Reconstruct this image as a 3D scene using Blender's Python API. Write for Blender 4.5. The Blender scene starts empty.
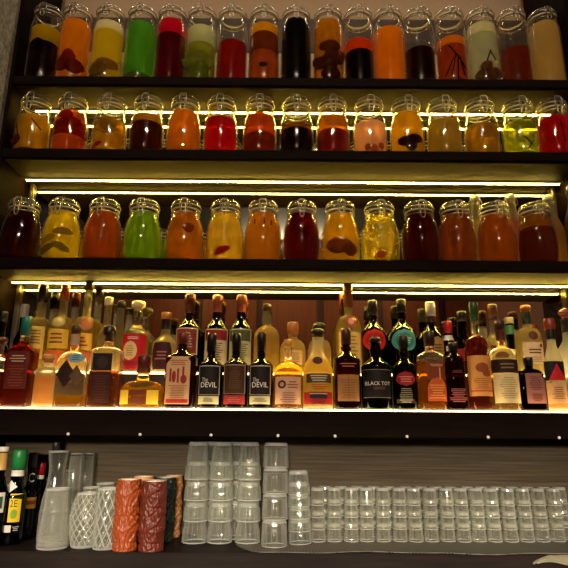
import bpy, bmesh, math, random
from math import sin, cos, pi, tan, sqrt
from mathutils import Vector, Matrix
random.seed(7)
SC = bpy.context.scene
COL = SC.collection

# ------------------------------------------------------------------ camera
DIST = 1.6; PITCH = math.radians(15); ROLL = 0.0075
_f = Vector((0, cos(PITCH), sin(PITCH))); _u = Vector((0, -sin(PITCH), cos(PITCH))); _r = Vector((1, 0, 0))
RI = cos(ROLL)*_r + sin(ROLL)*_u; UP = -sin(ROLL)*_r + cos(ROLL)*_u
CAM = Vector((0, -DIST, 0)); F = 568.0
def ray(px, py): return _f + RI*((px-284)/F) - UP*((py-284)/F)
def at(px, py, Y):
    d = ray(px, py); return CAM + d*((Y-CAM.y)/d.y)
def onz(px, py, z):
    d = ray(px, py); return CAM + d*((z-CAM.z)/d.z)
def mpp(p): return (p-CAM).dot(_f)/F            # metres per pixel at p
cd = bpy.data.cameras.new('camera'); cam = bpy.data.objects.new('camera', cd); COL.objects.link(cam)
cd.sensor_width = 36; cd.lens = 36; cd.clip_start = .02
M3 = Matrix((RI, UP, -_f)).transposed().to_4x4(); M3.translation = CAM
cam.matrix_world = M3; SC.camera = cam

# ------------------------------------------------------------------ helpers
def lin(c):
    c = c.lstrip('#'); o = []
    for i in (0, 2, 4):
        v = int(c[i:i+2], 16)/255
        o.append(v/12.92 if v <= .04045 else ((v+.055)/1.055)**2.4)
    return (o[0], o[1], o[2], 1)
_M = {}
def newmat(name):
    m = bpy.data.materials.new(name); m.use_nodes = True; nt = m.node_tree
    for n in list(nt.nodes): nt.nodes.remove(n)
    out = nt.nodes.new('ShaderNodeOutputMaterial')
    return m, nt, out
def nd(nt, t, **kw):
    n = nt.nodes.new(t)
    for k, v in kw.items():
        if k in n.inputs.keys(): n.inputs[k].default_value = v
        else: setattr(n, k, v)
    return n
def solid(c, rough=.5, metal=0.0, noise=0.06, scale=60, spec=.5, coat=0.0):
    k = ('s', c, rough, metal, noise, scale, spec, coat)
    if k in _M: return _M[k]
    m, nt, out = newmat('solid_'+c)
    b = nd(nt, 'ShaderNodeBsdfPrincipled', Roughness=rough, Metallic=metal)
    b.inputs['Specular IOR Level'].default_value = spec; b.inputs['Coat Weight'].default_value = coat
    tc = nd(nt, 'ShaderNodeTexCoord'); no = nd(nt, 'ShaderNodeTexNoise', Scale=scale)
    nt.links.new(tc.outputs['Object'], no.inputs['Vector'])
    mx = nd(nt, 'ShaderNodeMix', data_type='RGBA', blend_type='MULTIPLY')
    mx.inputs[0].default_value = 1; mx.inputs[6].default_value = lin(c)
    mr = nd(nt, 'ShaderNodeMapRange'); mr.inputs[3].default_value = 1-noise*2; mr.inputs[4].default_value = 1+noise*2
    nt.links.new(no.outputs[0], mr.inputs[0]); nt.links.new(mr.outputs[0], mx.inputs[7])
    nt.links.new(mx.outputs[2], b.inputs['Base Color']); nt.links.new(b.outputs[0], out.inputs[0])
    _M[k] = m; return m
def glass(tint='f6f8f2', haze=.35, power=3.0, body=.0, rough=.04, front=.15, cut=None, gp=3.2):
    """clear glass wall: straight-through transmission, fresnel gloss, edges whitened in place of refracted light"""
    k = ('g', tint, haze, power, body, rough, front, cut, gp)
    if k in _M: return _M[k]
    m, nt, out = newmat('glass_'+tint)
    tr = nd(nt, 'ShaderNodeBsdfTransparent', Color=lin(tint))
    gl = nd(nt, 'ShaderNodeBsdfGlossy', Roughness=rough)
    lw = nd(nt, 'ShaderNodeLayerWeight', Blend=.5)
    f5 = nd(nt, 'ShaderNodeMath', operation='POWER'); f5.inputs[1].default_value = gp; nt.links.new(lw.outputs['Facing'], f5.inputs[0])
    fr = nd(nt, 'ShaderNodeMath', operation='MULTIPLY_ADD'); fr.inputs[1].default_value = .9; fr.inputs[2].default_value = .035; nt.links.new(f5.outputs[0], fr.inputs[0])
    m1 = nd(nt, 'ShaderNodeMixShader'); nt.links.new(fr.outputs[0], m1.inputs[0])
    nt.links.new(tr.outputs[0], m1.inputs[1]); nt.links.new(gl.outputs[0], m1.inputs[2])
    df = nd(nt, 'ShaderNodeBsdfDiffuse', Color=(.8, .8, .76, 1)); tl = nd(nt, 'ShaderNodeBsdfTranslucent', Color=(.85, .84, .78, 1))
    m2 = nd(nt, 'ShaderNodeMixShader', Fac=1-front); nt.links.new(df.outputs[0], m2.inputs[1]); nt.links.new(tl.outputs[0], m2.inputs[2])
    pw = nd(nt, 'ShaderNodeMath', operation='POWER'); pw.inputs[1].default_value = power
    nt.links.new(lw.outputs['Facing'], pw.inputs[0])
    ma = nd(nt, 'ShaderNodeMath', operation='MULTIPLY_ADD'); ma.inputs[1].default_value = haze; ma.inputs[2].default_value = body
    nt.links.new(pw.outputs[0], ma.inputs[0])
    src = ma.outputs[0]
    if cut:      # frosted cut lines, on TUM painted flute highlights: (count round, slope, half width, strength)
        tc = nd(nt, 'ShaderNodeTexCoord'); sx = nd(nt, 'ShaderNodeSeparateXYZ'); nt.links.new(tc.outputs['Object'], sx.inputs[0])
        an = nd(nt, 'ShaderNodeMath', operation='ARCTAN2'); nt.links.new(sx.outputs[1], an.inputs[0]); nt.links.new(sx.outputs[0], an.inputs[1])
        res = None
        for sg in (1, -1):
            a1 = nd(nt, 'ShaderNodeMath', operation='MULTIPLY'); a1.inputs[1].default_value = cut[0]; nt.links.new(an.outputs[0], a1.inputs[0])
            a2 = nd(nt, 'ShaderNodeMath', operation='MULTIPLY_ADD'); a2.inputs[1].default_value = cut[1]*sg; nt.links.new(sx.outputs[2], a2.inputs[0]); nt.links.new(a1.outputs[0], a2.inputs[2])
            a3 = nd(nt, 'ShaderNodeMath', operation='SINE'); nt.links.new(a2.outputs[0], a3.inputs[0])
            a4 = nd(nt, 'ShaderNodeMath', operation='ABSOLUTE'); nt.links.new(a3.outputs[0], a4.inputs[0])
            a5 = nd(nt, 'ShaderNodeMath', operation='LESS_THAN'); a5.inputs[1].default_value = cut[2]; nt.links.new(a4.outputs[0], a5.inputs[0])
            if res is None: res = a5
            else:
                a6 = nd(nt, 'ShaderNodeMath', operation='MAXIMUM'); nt.links.new(res.outputs[0], a6.inputs[0]); nt.links.new(a5.outputs[0], a6.inputs[1]); res = a6
        a7 = nd(nt, 'ShaderNodeMath', operation='MULTIPLY_ADD', use_clamp=True); a7.inputs[1].default_value = cut[3]; nt.links.new(res.outputs[0], a7.inputs[0]); nt.links.new(src, a7.inputs[2]); src = a7.outputs[0]
    m3 = nd(nt, 'ShaderNodeMixShader'); nt.links.new(src, m3.inputs[0])
    nt.links.new(m1.outputs[0], m3.inputs[1]); nt.links.new(m2.outputs[0], m3.inputs[2])
    nt.links.new(m3.outputs[0], out.inputs[0]); _M[k] = m; return m
def liquid(c, clear=.15, mott=.25, scale=25):
    """cloudy drink: diffuse + translucent with some straight-through tinted light"""
    k = ('l', c, clear, mott, scale)
    if k in _M: return _M[k]
    m, nt, out = newmat('liquid_'+c)
    tc = nd(nt, 'ShaderNodeTexCoord'); no = nd(nt, 'ShaderNodeTexNoise', Scale=scale, Detail=3)
    nt.links.new(tc.outputs['Object'], no.inputs['Vector'])
    mr = nd(nt, 'ShaderNodeMapRange'); mr.inputs[1].default_value = .3; mr.inputs[2].default_value = .7
    mr.inputs[3].default_value = 1-mott; mr.inputs[4].default_value = 1
    nt.links.new(no.outputs[0], mr.inputs[0])
    mx = nd(nt, 'ShaderNodeMix', data_type='RGBA', blend_type='MULTIPLY'); mx.inputs[0].default_value = 1
    mx.inputs[6].default_value = lin(c); nt.links.new(mr.outputs[0], mx.inputs[7])
    df = nd(nt, 'ShaderNodeBsdfDiffuse'); tl = nd(nt, 'ShaderNodeBsdfTranslucent'); tr = nd(nt, 'ShaderNodeBsdfTransparent')
    gm = nd(nt, 'ShaderNodeGamma', Gamma=.55); nt.links.new(mx.outputs[2], gm.inputs[0])
    nt.links.new(mx.outputs[2], df.inputs['Color']); nt.links.new(gm.outputs[0], tl.inputs['Color']); nt.links.new(gm.outputs[0], tr.inputs['Color'])
    m1 = nd(nt, 'ShaderNodeMixShader', Fac=.78); nt.links.new(df.outputs[0], m1.inputs[1]); nt.links.new(tl.outputs[0], m1.inputs[2])
    m2 = nd(nt, 'ShaderNodeMixShader', Fac=clear); nt.links.new(m1.outputs[0], m2.inputs[1]); nt.links.new(tr.outputs[0], m2.inputs[2])
    nt.links.new(m2.outputs[0], out.inputs[0]); _M[k] = m; return m
def emis(c, s, pulse=0):
    k = ('e', c, s, pulse)
    if k in _M: return _M[k]
    m, nt, out = newmat('light_'+c); e = nd(nt, 'ShaderNodeEmission', Color=lin(c), Strength=s)
    if pulse:
        tc = nd(nt, 'ShaderNodeTexCoord'); wv = nd(nt, 'ShaderNodeTexWave', Scale=pulse); nt.links.new(tc.outputs['Object'], wv.inputs['Vector'])
        mr = nd(nt, 'ShaderNodeMapRange'); mr.inputs[3].default_value = s*.6; mr.inputs[4].default_value = s*1.4
        nt.links.new(wv.outputs[1], mr.inputs[0]); nt.links.new(mr.outputs[0], e.inputs['Strength'])
    nt.links.new(e.outputs[0], out.inputs[0]); _M[k] = m; return m
def wood(c1, c2, scl=(1, 1, 40), rough=.5, spec=.3):
    k = ('w', c1, c2, scl, rough, spec)
    if k in _M: return _M[k]
    m, nt, out = newmat('wood_'+c1)
    b = nd(nt, 'ShaderNodeBsdfPrincipled', Roughness=rough); b.inputs['Specular IOR Level'].default_value = spec
    tc = nd(nt, 'ShaderNodeTexCoord'); mp = nd(nt, 'ShaderNodeMapping'); mp.inputs['Scale'].default_value = scl
    no = nd(nt, 'ShaderNodeTexNoise', Scale=4, Detail=6, Roughness=.65)
    nt.links.new(tc.outputs['Object'], mp.inputs[0]); nt.links.new(mp.outputs[0], no.inputs['Vector'])
    cr = nd(nt, 'ShaderNodeValToRGB'); cr.color_ramp.elements[0].position = .32; cr.color_ramp.elements[1].position = .68
    cr.color_ramp.elements[0].color = lin(c1); cr.color_ramp.elements[1].color = lin(c2)
    nt.links.new(no.outputs[0], cr.inputs[0]); nt.links.new(cr.outputs[0], b.inputs['Base Color'])
    bp = nd(nt, 'ShaderNodeBump', Strength=.15, Distance=.002); nt.links.new(no.outputs[0], bp.inputs['Height']); nt.links.new(bp.outputs[0], b.inputs['Normal'])
    nt.links.new(b.outputs[0], out.inputs[0]); _M[k] = m; return m

def link(name, bm, mat, parent=None, loc=None, smooth=True):
    me = bpy.data.meshes.new(name); bmesh.ops.recalc_face_normals(bm, faces=bm.faces[:]) if smooth != 'keep' else None
    for f in bm.faces: f.smooth = bool(smooth)
    bm.to_mesh(me); bm.free(); me.materials.append(mat)
    return linkm(name, me, parent, loc)
def linkm(name, me, parent=None, loc=None):
    o = bpy.data.objects.new(name, me); COL.objects.link(o)
    if parent: o.parent = parent
    if loc is not None: o.location = loc
    return o
def tag(o, label, cat=None, group=None, kind=None):
    if label: o['label'] = label
    if cat: o['category'] = cat
    if group: o['group'] = group
    if kind: o['kind'] = kind
    return o
def thing(name, loc, label, cat, group=None):
    o = bpy.data.objects.new(name, None); COL.objects.link(o); o.location = loc; o.empty_display_size = .02
    return tag(o, label, cat, group)
def box(bm, x0, x1, y0, y1, z0, z1, bev=0):
    vs = [bm.verts.new((x, y, z)) for x in (x0, x1) for y in (y0, y1) for z in (z0, z1)]
    fs = [bm.faces.new([vs[i] for i in q]) for q in ((0, 1, 3, 2), (4, 6, 7, 5), (0, 4, 5, 1), (2, 3, 7, 6), (0, 2, 6, 4), (1, 5, 7, 3))]
    if bev:
        es = list({e for f in fs for e in f.edges})
        bmesh.ops.bevel(bm, geom=es, offset=bev, segments=2, affect='EDGES')
def boxo(name, x0, x1, y0, y1, z0, z1, mat, bev=.002, parent=None):
    bm = bmesh.new(); box(bm, x0, x1, y0, y1, z0, z1, bev); return link(name, bm, mat, parent, smooth=False)
def ringpt(a, rx, ry, e):
    c, s = cos(a), sin(a)
    if e == 2: return rx*c, ry*s
    return rx*math.copysign(abs(c)**(2/e), c), ry*math.copysign(abs(s)**(2/e), s)
def lathe(bm, prof, n=32, cap0=True, cap1=True, flute=None, center=(0, 0)):
    """prof rows: (r, z) or (rx, ry, z, e)"""
    rings = []
    for p in prof:
        if len(p) == 2: rx, ry, z, e = p[0], p[0], p[1], 2
        else: rx, ry, z, e = p
        ring = []
        for i in range(n):
            a = 2*pi*i/n + pi/n
            k = 1.0 if not flute else 1-flute[1]*abs(sin(a*flute[0]/2))
            x, y = ringpt(a, rx*k, ry*k, e); ring.append(bm.verts.new((x+center[0], y+center[1], z)))
        rings.append(ring)
    for a, b in zip(rings, rings[1:]):
        for i in range(n): bm.faces.new((a[i], a[(i+1) % n], b[(i+1) % n], b[i]))
    if cap0: bm.faces.new(rings[0][::-1])
    if cap1: bm.faces.new(rings[-1])
def tube(bm, pts, r, n=6, closed=False):
    pts = [Vector(p) for p in pts]; rings = []; N = len(pts)
    for i, p in enumerate(pts):
        if closed: t = pts[(i+1) % N]-pts[i-1]
        else: t = pts[min(i+1, N-1)]-pts[max(i-1, 0)]
        t.normalize(); a = t.cross(Vector((.13, .27, .95)))
        if a.length < .05: a = t.cross(Vector((1, 0, 0)))
        a.normalize(); b = t.cross(a)
        rings.append([bm.verts.new(p+a*(r*cos(2*pi*k/n))+b*(r*sin(2*pi*k/n))) for k in range(n)])
    pr = list(zip(rings, rings[1:])) + ([(rings[-1], rings[0])] if closed else [])
    for a, b in pr:
        for k in range(n): bm.faces.new((a[k], a[(k+1) % n], b[(k+1) % n], b[k]))
    if not closed: bm.faces.new(rings[0][::-1]); bm.faces.new(rings[-1])
def circ(r, z, n=32, cy=0): return [(r*cos(2*pi*i/n), cy+r*sin(2*pi*i/n), z) for i in range(n)]
def interp(prof, z):
    """(rx, ry, e) of a 4-tuple profile at height z"""
    for a, b in zip(prof, prof[1:]):
        if a[2] <= z <= b[2]:
            t = 0 if b[2] == a[2] else (z-a[2])/(b[2]-a[2])
            return a[0]+(b[0]-a[0])*t, a[1]+(b[1]-a[1])*t, a[3]+(b[3]-a[3])*t
    p = prof[0] if z < prof[0][2] else prof[-1]
    return p[0], p[1], p[3]
def clip_prof(prof, z0, z1, inset):
    """inner solid between z0 and z1, inset from the wall"""
    zs = [z0] + [p[2] for p in prof if z0 < p[2] < z1] + [z1]; out = []
    for z in zs:
        rx, ry, e = interp(prof, z); out.append((max(rx-inset, .002), max(ry-inset, .002), z, e))
    return out

# ------------------------------------------------------------------ levels
Zs = [at(284, 77.5, 0).z, at(284, 150, 0).z, at(284, 259, 0).z, at(284, 409.3, 0).z]
Zb = [at(284, 86.5, 0).z, at(284, 160, 0).z, at(284, 270, 0).z, at(284, 437, 0).z]
MY = .196; XL, XR = -.878, .932; ZC = -.29; ZTOP = at(284, 18.5, MY).z
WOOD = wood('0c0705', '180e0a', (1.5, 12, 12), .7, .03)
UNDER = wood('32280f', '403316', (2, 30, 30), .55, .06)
DARK = wood('0c0705', '180e0a', (12, 12, 1.5), .75, .02)
METAL = solid('b9b2a2', .28, 1.0, .03)
CHROME = solid('d8d4c8', .2, 1.0, .02)

# ------------------------------------------------------------------ room
def structure(o): o['kind'] = 'structure'; return o
RX0, RX1, RY0, ZF, ZCE = -2.2, 2.4, -5.2, -1.35, 2.25
def stucco():
    m, nt, out = newmat('rough_plaster'); b = nd(nt, 'ShaderNodeBsdfPrincipled', Roughness=.9)
    tc = nd(nt, 'ShaderNodeTexCoord'); mp = nd(nt, 'ShaderNodeMapping'); mp.inputs['Scale'].default_value = (22, 6, 7); mp.inputs['Rotation'].default_value = (0, .6, 0)
    no = nd(nt, 'ShaderNodeTexNoise', Scale=6, Detail=7, Roughness=.7)
    nt.links.new(tc.outputs['Object'], mp.inputs[0]); nt.links.new(mp.outputs[0], no.inputs['Vector'])
    cr = nd(nt, 'ShaderNodeValToRGB'); cr.color_ramp.elements[0].color = lin('3c3728'); cr.color_ramp.elements[1].color = lin('8c8268')
    cr.color_ramp.elements[0].position = .3; cr.color_ramp.elements[1].position = .72
    nt.links.new(no.outputs[0], cr.inputs[0]); nt.links.new(cr.outputs[0], b.inputs['Base Color'])
    bp = nd(nt, 'ShaderNodeBump', Strength=.7, Distance=.01); nt.links.new(no.outputs[0], bp.inputs['Height']); nt.links.new(bp.outputs[0], b.inputs['Normal'])
    nt.links.new(b.outputs[0], out.inputs[0]); return m
PLASTER = stucco()
structure(boxo('floor', RX0, RX1, RY0, .5, ZF-.05, ZF, wood('2a1c14', '3d2a1d', (10, 1, 1)), 0))
structure(boxo('ceiling', RX0, RX1, RY0, .5, ZCE, ZCE+.05, solid('4a4024', .9), 0))
structure(boxo('wall_left', RX0, XL-.013, -.02, .5, ZF, ZCE, PLASTER, 0))
structure(boxo('wall_right', RX1, RX1+.05, RY0, .5, ZF, ZCE, solid('8a5a48', .9), 0))
structure(boxo('wall_side', RX0-.05, RX0, RY0, .5, ZF, ZCE, solid('3a2a1e', .9), 0))
structure(boxo('wall_rear', RX0, RX1, .32, .5, ZF, ZCE, solid('7d6650', .85), 0))
structure(boxo('wall_front', RX0, RX1, RY0-.05, RY0, ZF, ZCE, wood('6a3a24', '7e4a2e', (6, 1, .6), .6), 0))
for i in range(6):   # vertical battens of the panelled wall that the mirror shows
    x = RX0+.3+i*.78
    structure(boxo('trim_%d' % (i+1), x, x+.06, RY0, RY0+.03, ZF, ZCE, solid('2a160e', .6), 0))
structure(boxo('door_1', -.95, -.05, RY0, RY0+.04, ZF, 1.25, solid('1c100b', .6), 0))

# ------------------------------------------------------------------ the back-bar unit
SHELF = []
for i in range(3):
    t = thing('display_shelf', (0, 0, Zb[i]), ['topmost dark wooden display shelf carrying the tall straight jars', 'second dark wooden shelf from the top carrying short jars against the light strip', 'third dark wooden shelf from the top carrying bulbous jars above the liquor bottles'][i], 'shelf', 'dark wooden back bar shelves')
    h = Zs[i]-Zb[i]; SHELF.append(t)
    boxo('shelf_board', XL, XR, 0, MY, .004, h, WOOD, .0015, t)
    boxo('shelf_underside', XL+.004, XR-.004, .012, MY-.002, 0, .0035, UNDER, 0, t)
t = thing('bottle_shelf', (0, 0, Zb[3]), 'deep dark fascia shelf carrying the rows of liquor bottles', 'shelf')
boxo('shelf_board', XL, XR, 0, .27, 0, Zs[3]-Zb[3]-.0036, WOOD, .002, t)
for px in (-3, 68, 140, 211, 278, 335, 407, 488, 559):
    p = at(px, 437, -.001); bm = bmesh.new(); lathe(bm, [(.0042, -.003), (.0042, .001), (.0025, .003)], 12)
    o = link('screw_cap', bm, solid('e6e2d8', .4), t); o.rotation_euler = (pi/2, 0, 0); o.location = (p.x, -.002, .0035)
zl = Zs[3]-.006
tag(boxo('light_panel', XL+.003, XR-.003, .001, .097, zl-Zb[3]+.0028, zl-Zb[3]+.006, emis('ffe2a0', 9.0), 0, t), 'glowing frosted panel along the front edge')
RZ = at(284, 373, .1).z; Z4 = Zs[3]
t = thing('bottle_riser', (0, 0, Z4), 'low dark step behind the front bottles that lifts the rear row', 'riser')
boxo('step_box', XL+.003, XR-.003, .1, MY-.003, .0005, RZ-Z4-.006, wood('241a10', '362818', (2, 10, 30)), .001, t)
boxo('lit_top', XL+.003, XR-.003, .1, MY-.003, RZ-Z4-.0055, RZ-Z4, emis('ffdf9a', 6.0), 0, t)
CAB = thing('back_bar_cabinet', (0, 0, ZC-.6), 'dark wooden carcass of the back bar that frames all the shelves', 'cabinet')
def carc(name, x0, x1, y0, y1, z0, z1, m, b=.001, label=None): return tag(boxo(name, x0, x1, y0, y1, z0-ZC+.6, z1-ZC+.6, m, b, CAB), label)
carc('side_panel', XL-.012, XL-.0005, -.004, .27, ZC, ZTOP+.3, DARK)
carc('side_panel', XR+.0005, XR+.03, -.004, .27, ZC, ZTOP+.3, DARK)
carc('back_panel', XL, XR, MY, MY+.02, Zs[0]+.24, ZTOP, wood('2c1c12', '3b281a', (2, 1, 10)))
carc('lower_board', XL, XR, MY, MY+.02, Zs[0], Zs[0]+.239, solid('b8a888', .7), .001, 'pale board behind the top row of jars')
carc('glass_backboard', XL, XR, .27, .29, ZC, Zb[3], wood('33291a', '544630', (1.2, 4, 60), .7), 0, 'brown wood grain board behind the clean glasses')
# mirrors
def mirror_mat():
    m, nt, out = newmat('smoked_mirror'); g = nd(nt, 'ShaderNodeBsdfGlossy', Roughness=.012, Color=(.52, .5, .4, 1)); nt.links.new(g.outputs[0], out.inputs[0]); return m
MIR = mirror_mat()
for i, (z0, z1, l) in enumerate(((Zs[1], Zb[0], 'smoked mirror behind the second row of jars'), (Zs[2], Zb[1], 'smoked mirror behind the bulbous jars'), (Zs[3], Zb[2], 'smoked mirror behind the liquor bottles'))):
    o = boxo('back_mirror', XL+.001, XR-.001, MY, MY+.006, z0+.001, z1-.001, MIR, 0); tag(o, l, 'mirror', 'back bar mirrors')
    for sx, s in ((XL+.012, 'left'), (XR-.024, 'right')):
        if i: o = boxo('metal_upright', sx, sx+.012, MY-.012, MY-.001, z0+.001, z1-.001, METAL, .001); tag(o, 'slim metal upright at the %s end of the mirror behind the %s' % (s, ('', 'bulbous jars', 'liquor bottles')[i]), 'rail', 'metal mirror uprights')
# LED strips
LED = 55.0
def led(shelf, y, z, up, k=1):
    g = 1 if up else -1; zz = lambda a, b: (z+min(g*a, g*b), z+max(g*a, g*b))
    bm = bmesh.new(); box(bm, XL+.012, XR-.012, y-.005, y+.005, *zz(.0003, .002))
    for q in (-1, 1): box(bm, XL+.012, XR-.012, y+q*.0038-.0009, y+q*.0038+.0009, *zz(.0021, .0050))
    c = link('led_strip', bm, METAL, shelf, smooth=False)
    boxo('diffuser', XL+.014, XR-.014, y-.0028, y+.0028, *zz(.0022, .0064), emis('ffda5a', LED*k, 22), 0, c)
for i in range(3): led(SHELF[i], .148, 0, False, (3.0, 2.6, 3.8)[i])
led(SHELF[0], .186, Zs[0]-Zb[0], True, .8)
led(SHELF[1], .186, Zs[1]-Zb[1], True, 1.2)  # unseen strip added to backlight the short jars
led(SHELF[2], .186, Zs[2]-Zb[2], True, 1.5)

# ------------------------------------------------------------------ counter
t = thing('bar_counter', (0, 0, ZC-.6), 'dark wooden counter under the clean glasses', 'counter')
boxo('counter_top', XL, XR, -.02, .27, .555, .6, wood('120c0a', '1f1612', (2, 20, 20), .6, .1), .003, t)
boxo('counter_front', XL, XR, 0.0, .25, 0, .5545, wood('090404', '110706', (2, 20, 20), .7, .02), .002, t)
def netmat():
    m, nt, out = newmat('white_net'); b = nd(nt, 'ShaderNodeBsdfPrincipled', Roughness=.6); b.inputs['Base Color'].default_value = lin('5e5a4c')
    tc = nd(nt, 'ShaderNodeTexCoord'); mp = nd(nt, 'ShaderNodeMapping'); mp.inputs['Scale'].default_value = (520, 520, 520); mp.inputs['Rotation'].default_value = (0, 0, .78)
    nt.links.new(tc.outputs['Object'], mp.inputs[0]); sx = nd(nt, 'ShaderNodeSeparateXYZ'); nt.links.new(mp.outputs[0], sx.inputs[0])
    s1 = nd(nt, 'ShaderNodeMath', operation='SINE'); nt.links.new(sx.outputs[0], s1.inputs[0]); s2 = nd(nt, 'ShaderNodeMath', operation='SINE'); nt.links.new(sx.outputs[1], s2.inputs[0])
    pr = nd(nt, 'ShaderNodeMath', operation='MULTIPLY'); nt.links.new(s1.outputs[0], pr.inputs[0]); nt.links.new(s2.outputs[0], pr.inputs[1])
    lt = nd(nt, 'ShaderNodeMath', operation='GREATER_THAN'); lt.inputs[1].default_value = .55; nt.links.new(pr.outputs[0], lt.inputs[0])
    tr = nd(nt, 'ShaderNodeBsdfTransparent'); mx = nd(nt, 'ShaderNodeMixShader')
    nt.links.new(lt.outputs[0], mx.inputs[0]); nt.links.new(b.outputs[0], mx.inputs[1]); nt.links.new(tr.outputs[0], mx.inputs[2]); nt.links.new(mx.outputs[0], out.inputs[0]); return m
NET = netmat()
x0 = onz(236, 545, ZC).x; bm = bmesh.new(); nx = 90; top, bot = [], []
for i in range(nx+1):
    u = i/nx; x = x0+(XR-.004-x0)*u
    fy = -.006 - .010*sin(u*13) - .006*sin(u*31+1) + (.10*(1-u/.08)**2 if u < .08 else 0)
    for lst, zz in ((top, .0022), (bot, .0004)): lst.append([bm.verts.new((x, y, zz)) for y in (fy, .262)])
for i in range(nx):
    a, b, c_, d = top[i], top[i+1], bot[i], bot[i+1]
    bm.faces.new((a[0], b[0], b[1], a[1])); bm.faces.new((c_[0], c_[1], d[1], d[0]))
    bm.faces.new((c_[0], d[0], b[0], a[0])); bm.faces.new((c_[1], a[1], b[1], d[1]))
bm.faces.new((top[0][0], top[0][1], bot[0][1], bot[0][0])); bm.faces.new((top[-1][0], bot[-1][0], bot[-1][1], top[-1][1]))
mat = thing('drip_mat', (0, 0, ZC), 'white perforated bar mat with a wavy front edge under the stacked glasses', 'mat')
link('mat_sheet', bm, NET, mat, (0, 0, 0.0004), smooth=False)
bm = bmesh.new(); vs = []   # corner of the mat that droops over the counter edge
for i in range(25):
    u = i/24; px = 533+u*42
    top = 564-9*min(1, (u*2.6))**.6; bot = 565.5-(3.2*sin(min(1, u*1.25)*pi)) - (0 if u > .1 else 1)
    p = at(px, top, -.026); q = at(px, max(bot, top+.6), -.032)
    vs.append([bm.verts.new((p.x, -.021-.004*sin(u*pi), p.z-ZC)), bm.verts.new(((p.x+q.x)/2, -.034, (p.z+q.z)/2-ZC)), bm.verts.new((q.x, -.03, q.z-ZC))])
for a, b in zip(vs, vs[1:]):
    for j in range(2): bm.faces.new((a[j], b[j], b[j+1], a[j+1]))
bmesh.ops.solidify(bm, geom=bm.faces[:], thickness=.0015)
tag(link('folded_corner', bm, solid('a49c80', .8), mat), 'pale corner folded over the counter edge')

# ------------------------------------------------------------------ preserving jars
CLEAR = glass('fcfbf6', .5, 5)
LIDG = glass('fbfaf4', .5, 3.5, .01)
WIRE = solid('a89c88', .3, 1.0, .02)
RUB = solid('cdbb94', .6); RUBW = solid('d9cdb6', .6)
def jar_profile(kind, R, H):
    if kind == 'tall': P = [(.86, 0), (.95, .012), (.98, .04), (1, .1), (1, .7), (.985, .75), (.93, .8), (.87, .835), (.85, .85), (.85, .885)]
    elif kind == 'short': P = [(.84, 0), (.94, .02), (.985, .07), (1, .2), (1, .46), (.985, .54), (.94, .61), (.86, .67), (.80, .71), (.78, .73), (.78, .80)]
    else: P = [(.80, 0), (.88, .015), (.93, .06), (.98, .18), (1, .32), (.995, .42), (.965, .52), (.91, .61), (.845, .68), (.775, .725), (.735, .745), (.735, .81)]
    return [(r*R, r*R, z*H, 2) for r, z in P]
JK = {'tall': (.0515, .30), 'short': (.0545, .212), 'bulb': (.058, .202)}
JAR = {}
for kind, (R, H) in JK.items():
    P = jar_profile(kind, R, H); rn = P[-1][0]; zt = P[-1][2]; d = {'P': P, 'R': R, 'H': H}
    bm = bmesh.new(); inner = [(p[0]-.0028, p[1]-.0028, p[2]+(.004 if i < 2 else 0), 2) for i, p in enumerate(P)]
    lathe(bm, P+[(rn+.002, rn+.002, zt+.001, 2), (rn+.002, rn+.002, zt+.005, 2), (rn-.003, rn-.003, zt+.005, 2)], 44, True, False); d['body'] = bm
    bm = bmesh.new(); lathe(bm, [(rn-.004, zt+.0055), (rn+.0025, zt+.0055), (rn+.003, zt+.007), (rn+.0025, zt+.0085), (rn-.004, zt+.0085), (rn-.004, zt+.0055)], 40, False, False); d['gasket'] = bm
    bm = bmesh.new(); lt = H-(zt+.01)
    lathe(bm, [(rn-.006, zt+.009), (rn+.0025, zt+.009), (rn+.003, zt+.01+lt*.3), (rn+.002, zt+.01+lt*.68), (rn-.0025, zt+.01+lt*.9), (rn-.008, H), (rn*.5, H-.0005), (rn*.3, H-.002)], 44, False); d['lid'] = bm
    bm = bmesh.new(); w = .0014; zn = zt-.005; zl_ = zt+.01+lt*.32
    tube(bm, circ(rn+.0016, zn, 36), w, 6, True); tube(bm, circ(rn+.0042, zl_, 36), w, 6, True)
    y = -(rn+.004)
    tube(bm, [(-.011, y+.005, zn), (-.0115, y-.002, zn-.004), (-.011, y-.004, zl_+.002), (-.009, y-.001, H-.006), (-.006, y+.004, H-.001), (.006, y+.004, H-.001), (.009, y-.001, H-.006), (.011, y-.004, zl_+.002), (.0115, y-.002, zn-.004), (.011, y+.005, zn)], w, 6)
    tube(bm, [(-.006, y-.002, zl_), (-.0065, y-.005, zn-.002), (-.006, y-.004, zn-.014), (-.003, y-.003, zn-.018), (.003, y-.003, zn-.018), (.006, y-.004, zn-.014), (.0065, y-.005, zn-.002), (.006, y-.002, zl_)], w, 6)
    tube(bm, [(-.010, rn+.002, zn), (-.010, rn+.008, (zn+zl_)/2), (-.008, rn+.006, zl_), (.008, rn+.006, zl_), (.010, rn+.008, (zn+zl_)/2), (.010, rn+.002, zn)], w, 6)
    d['wire'] = bm
    for k, mt in (('body', CLEAR), ('gasket', RUB), ('lid', LIDG), ('wire', WIRE)):
        me = bpy.data.meshes.new(kind+'_jar_'+k); b = d[k]; bmesh.ops.recalc_face_normals(b, faces=b.faces[:])
        for f in b.faces: f.smooth = True
        b.to_mesh(me); b.free(); me.materials.append(mt); d[k] = me
    JAR[kind] = d
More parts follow.
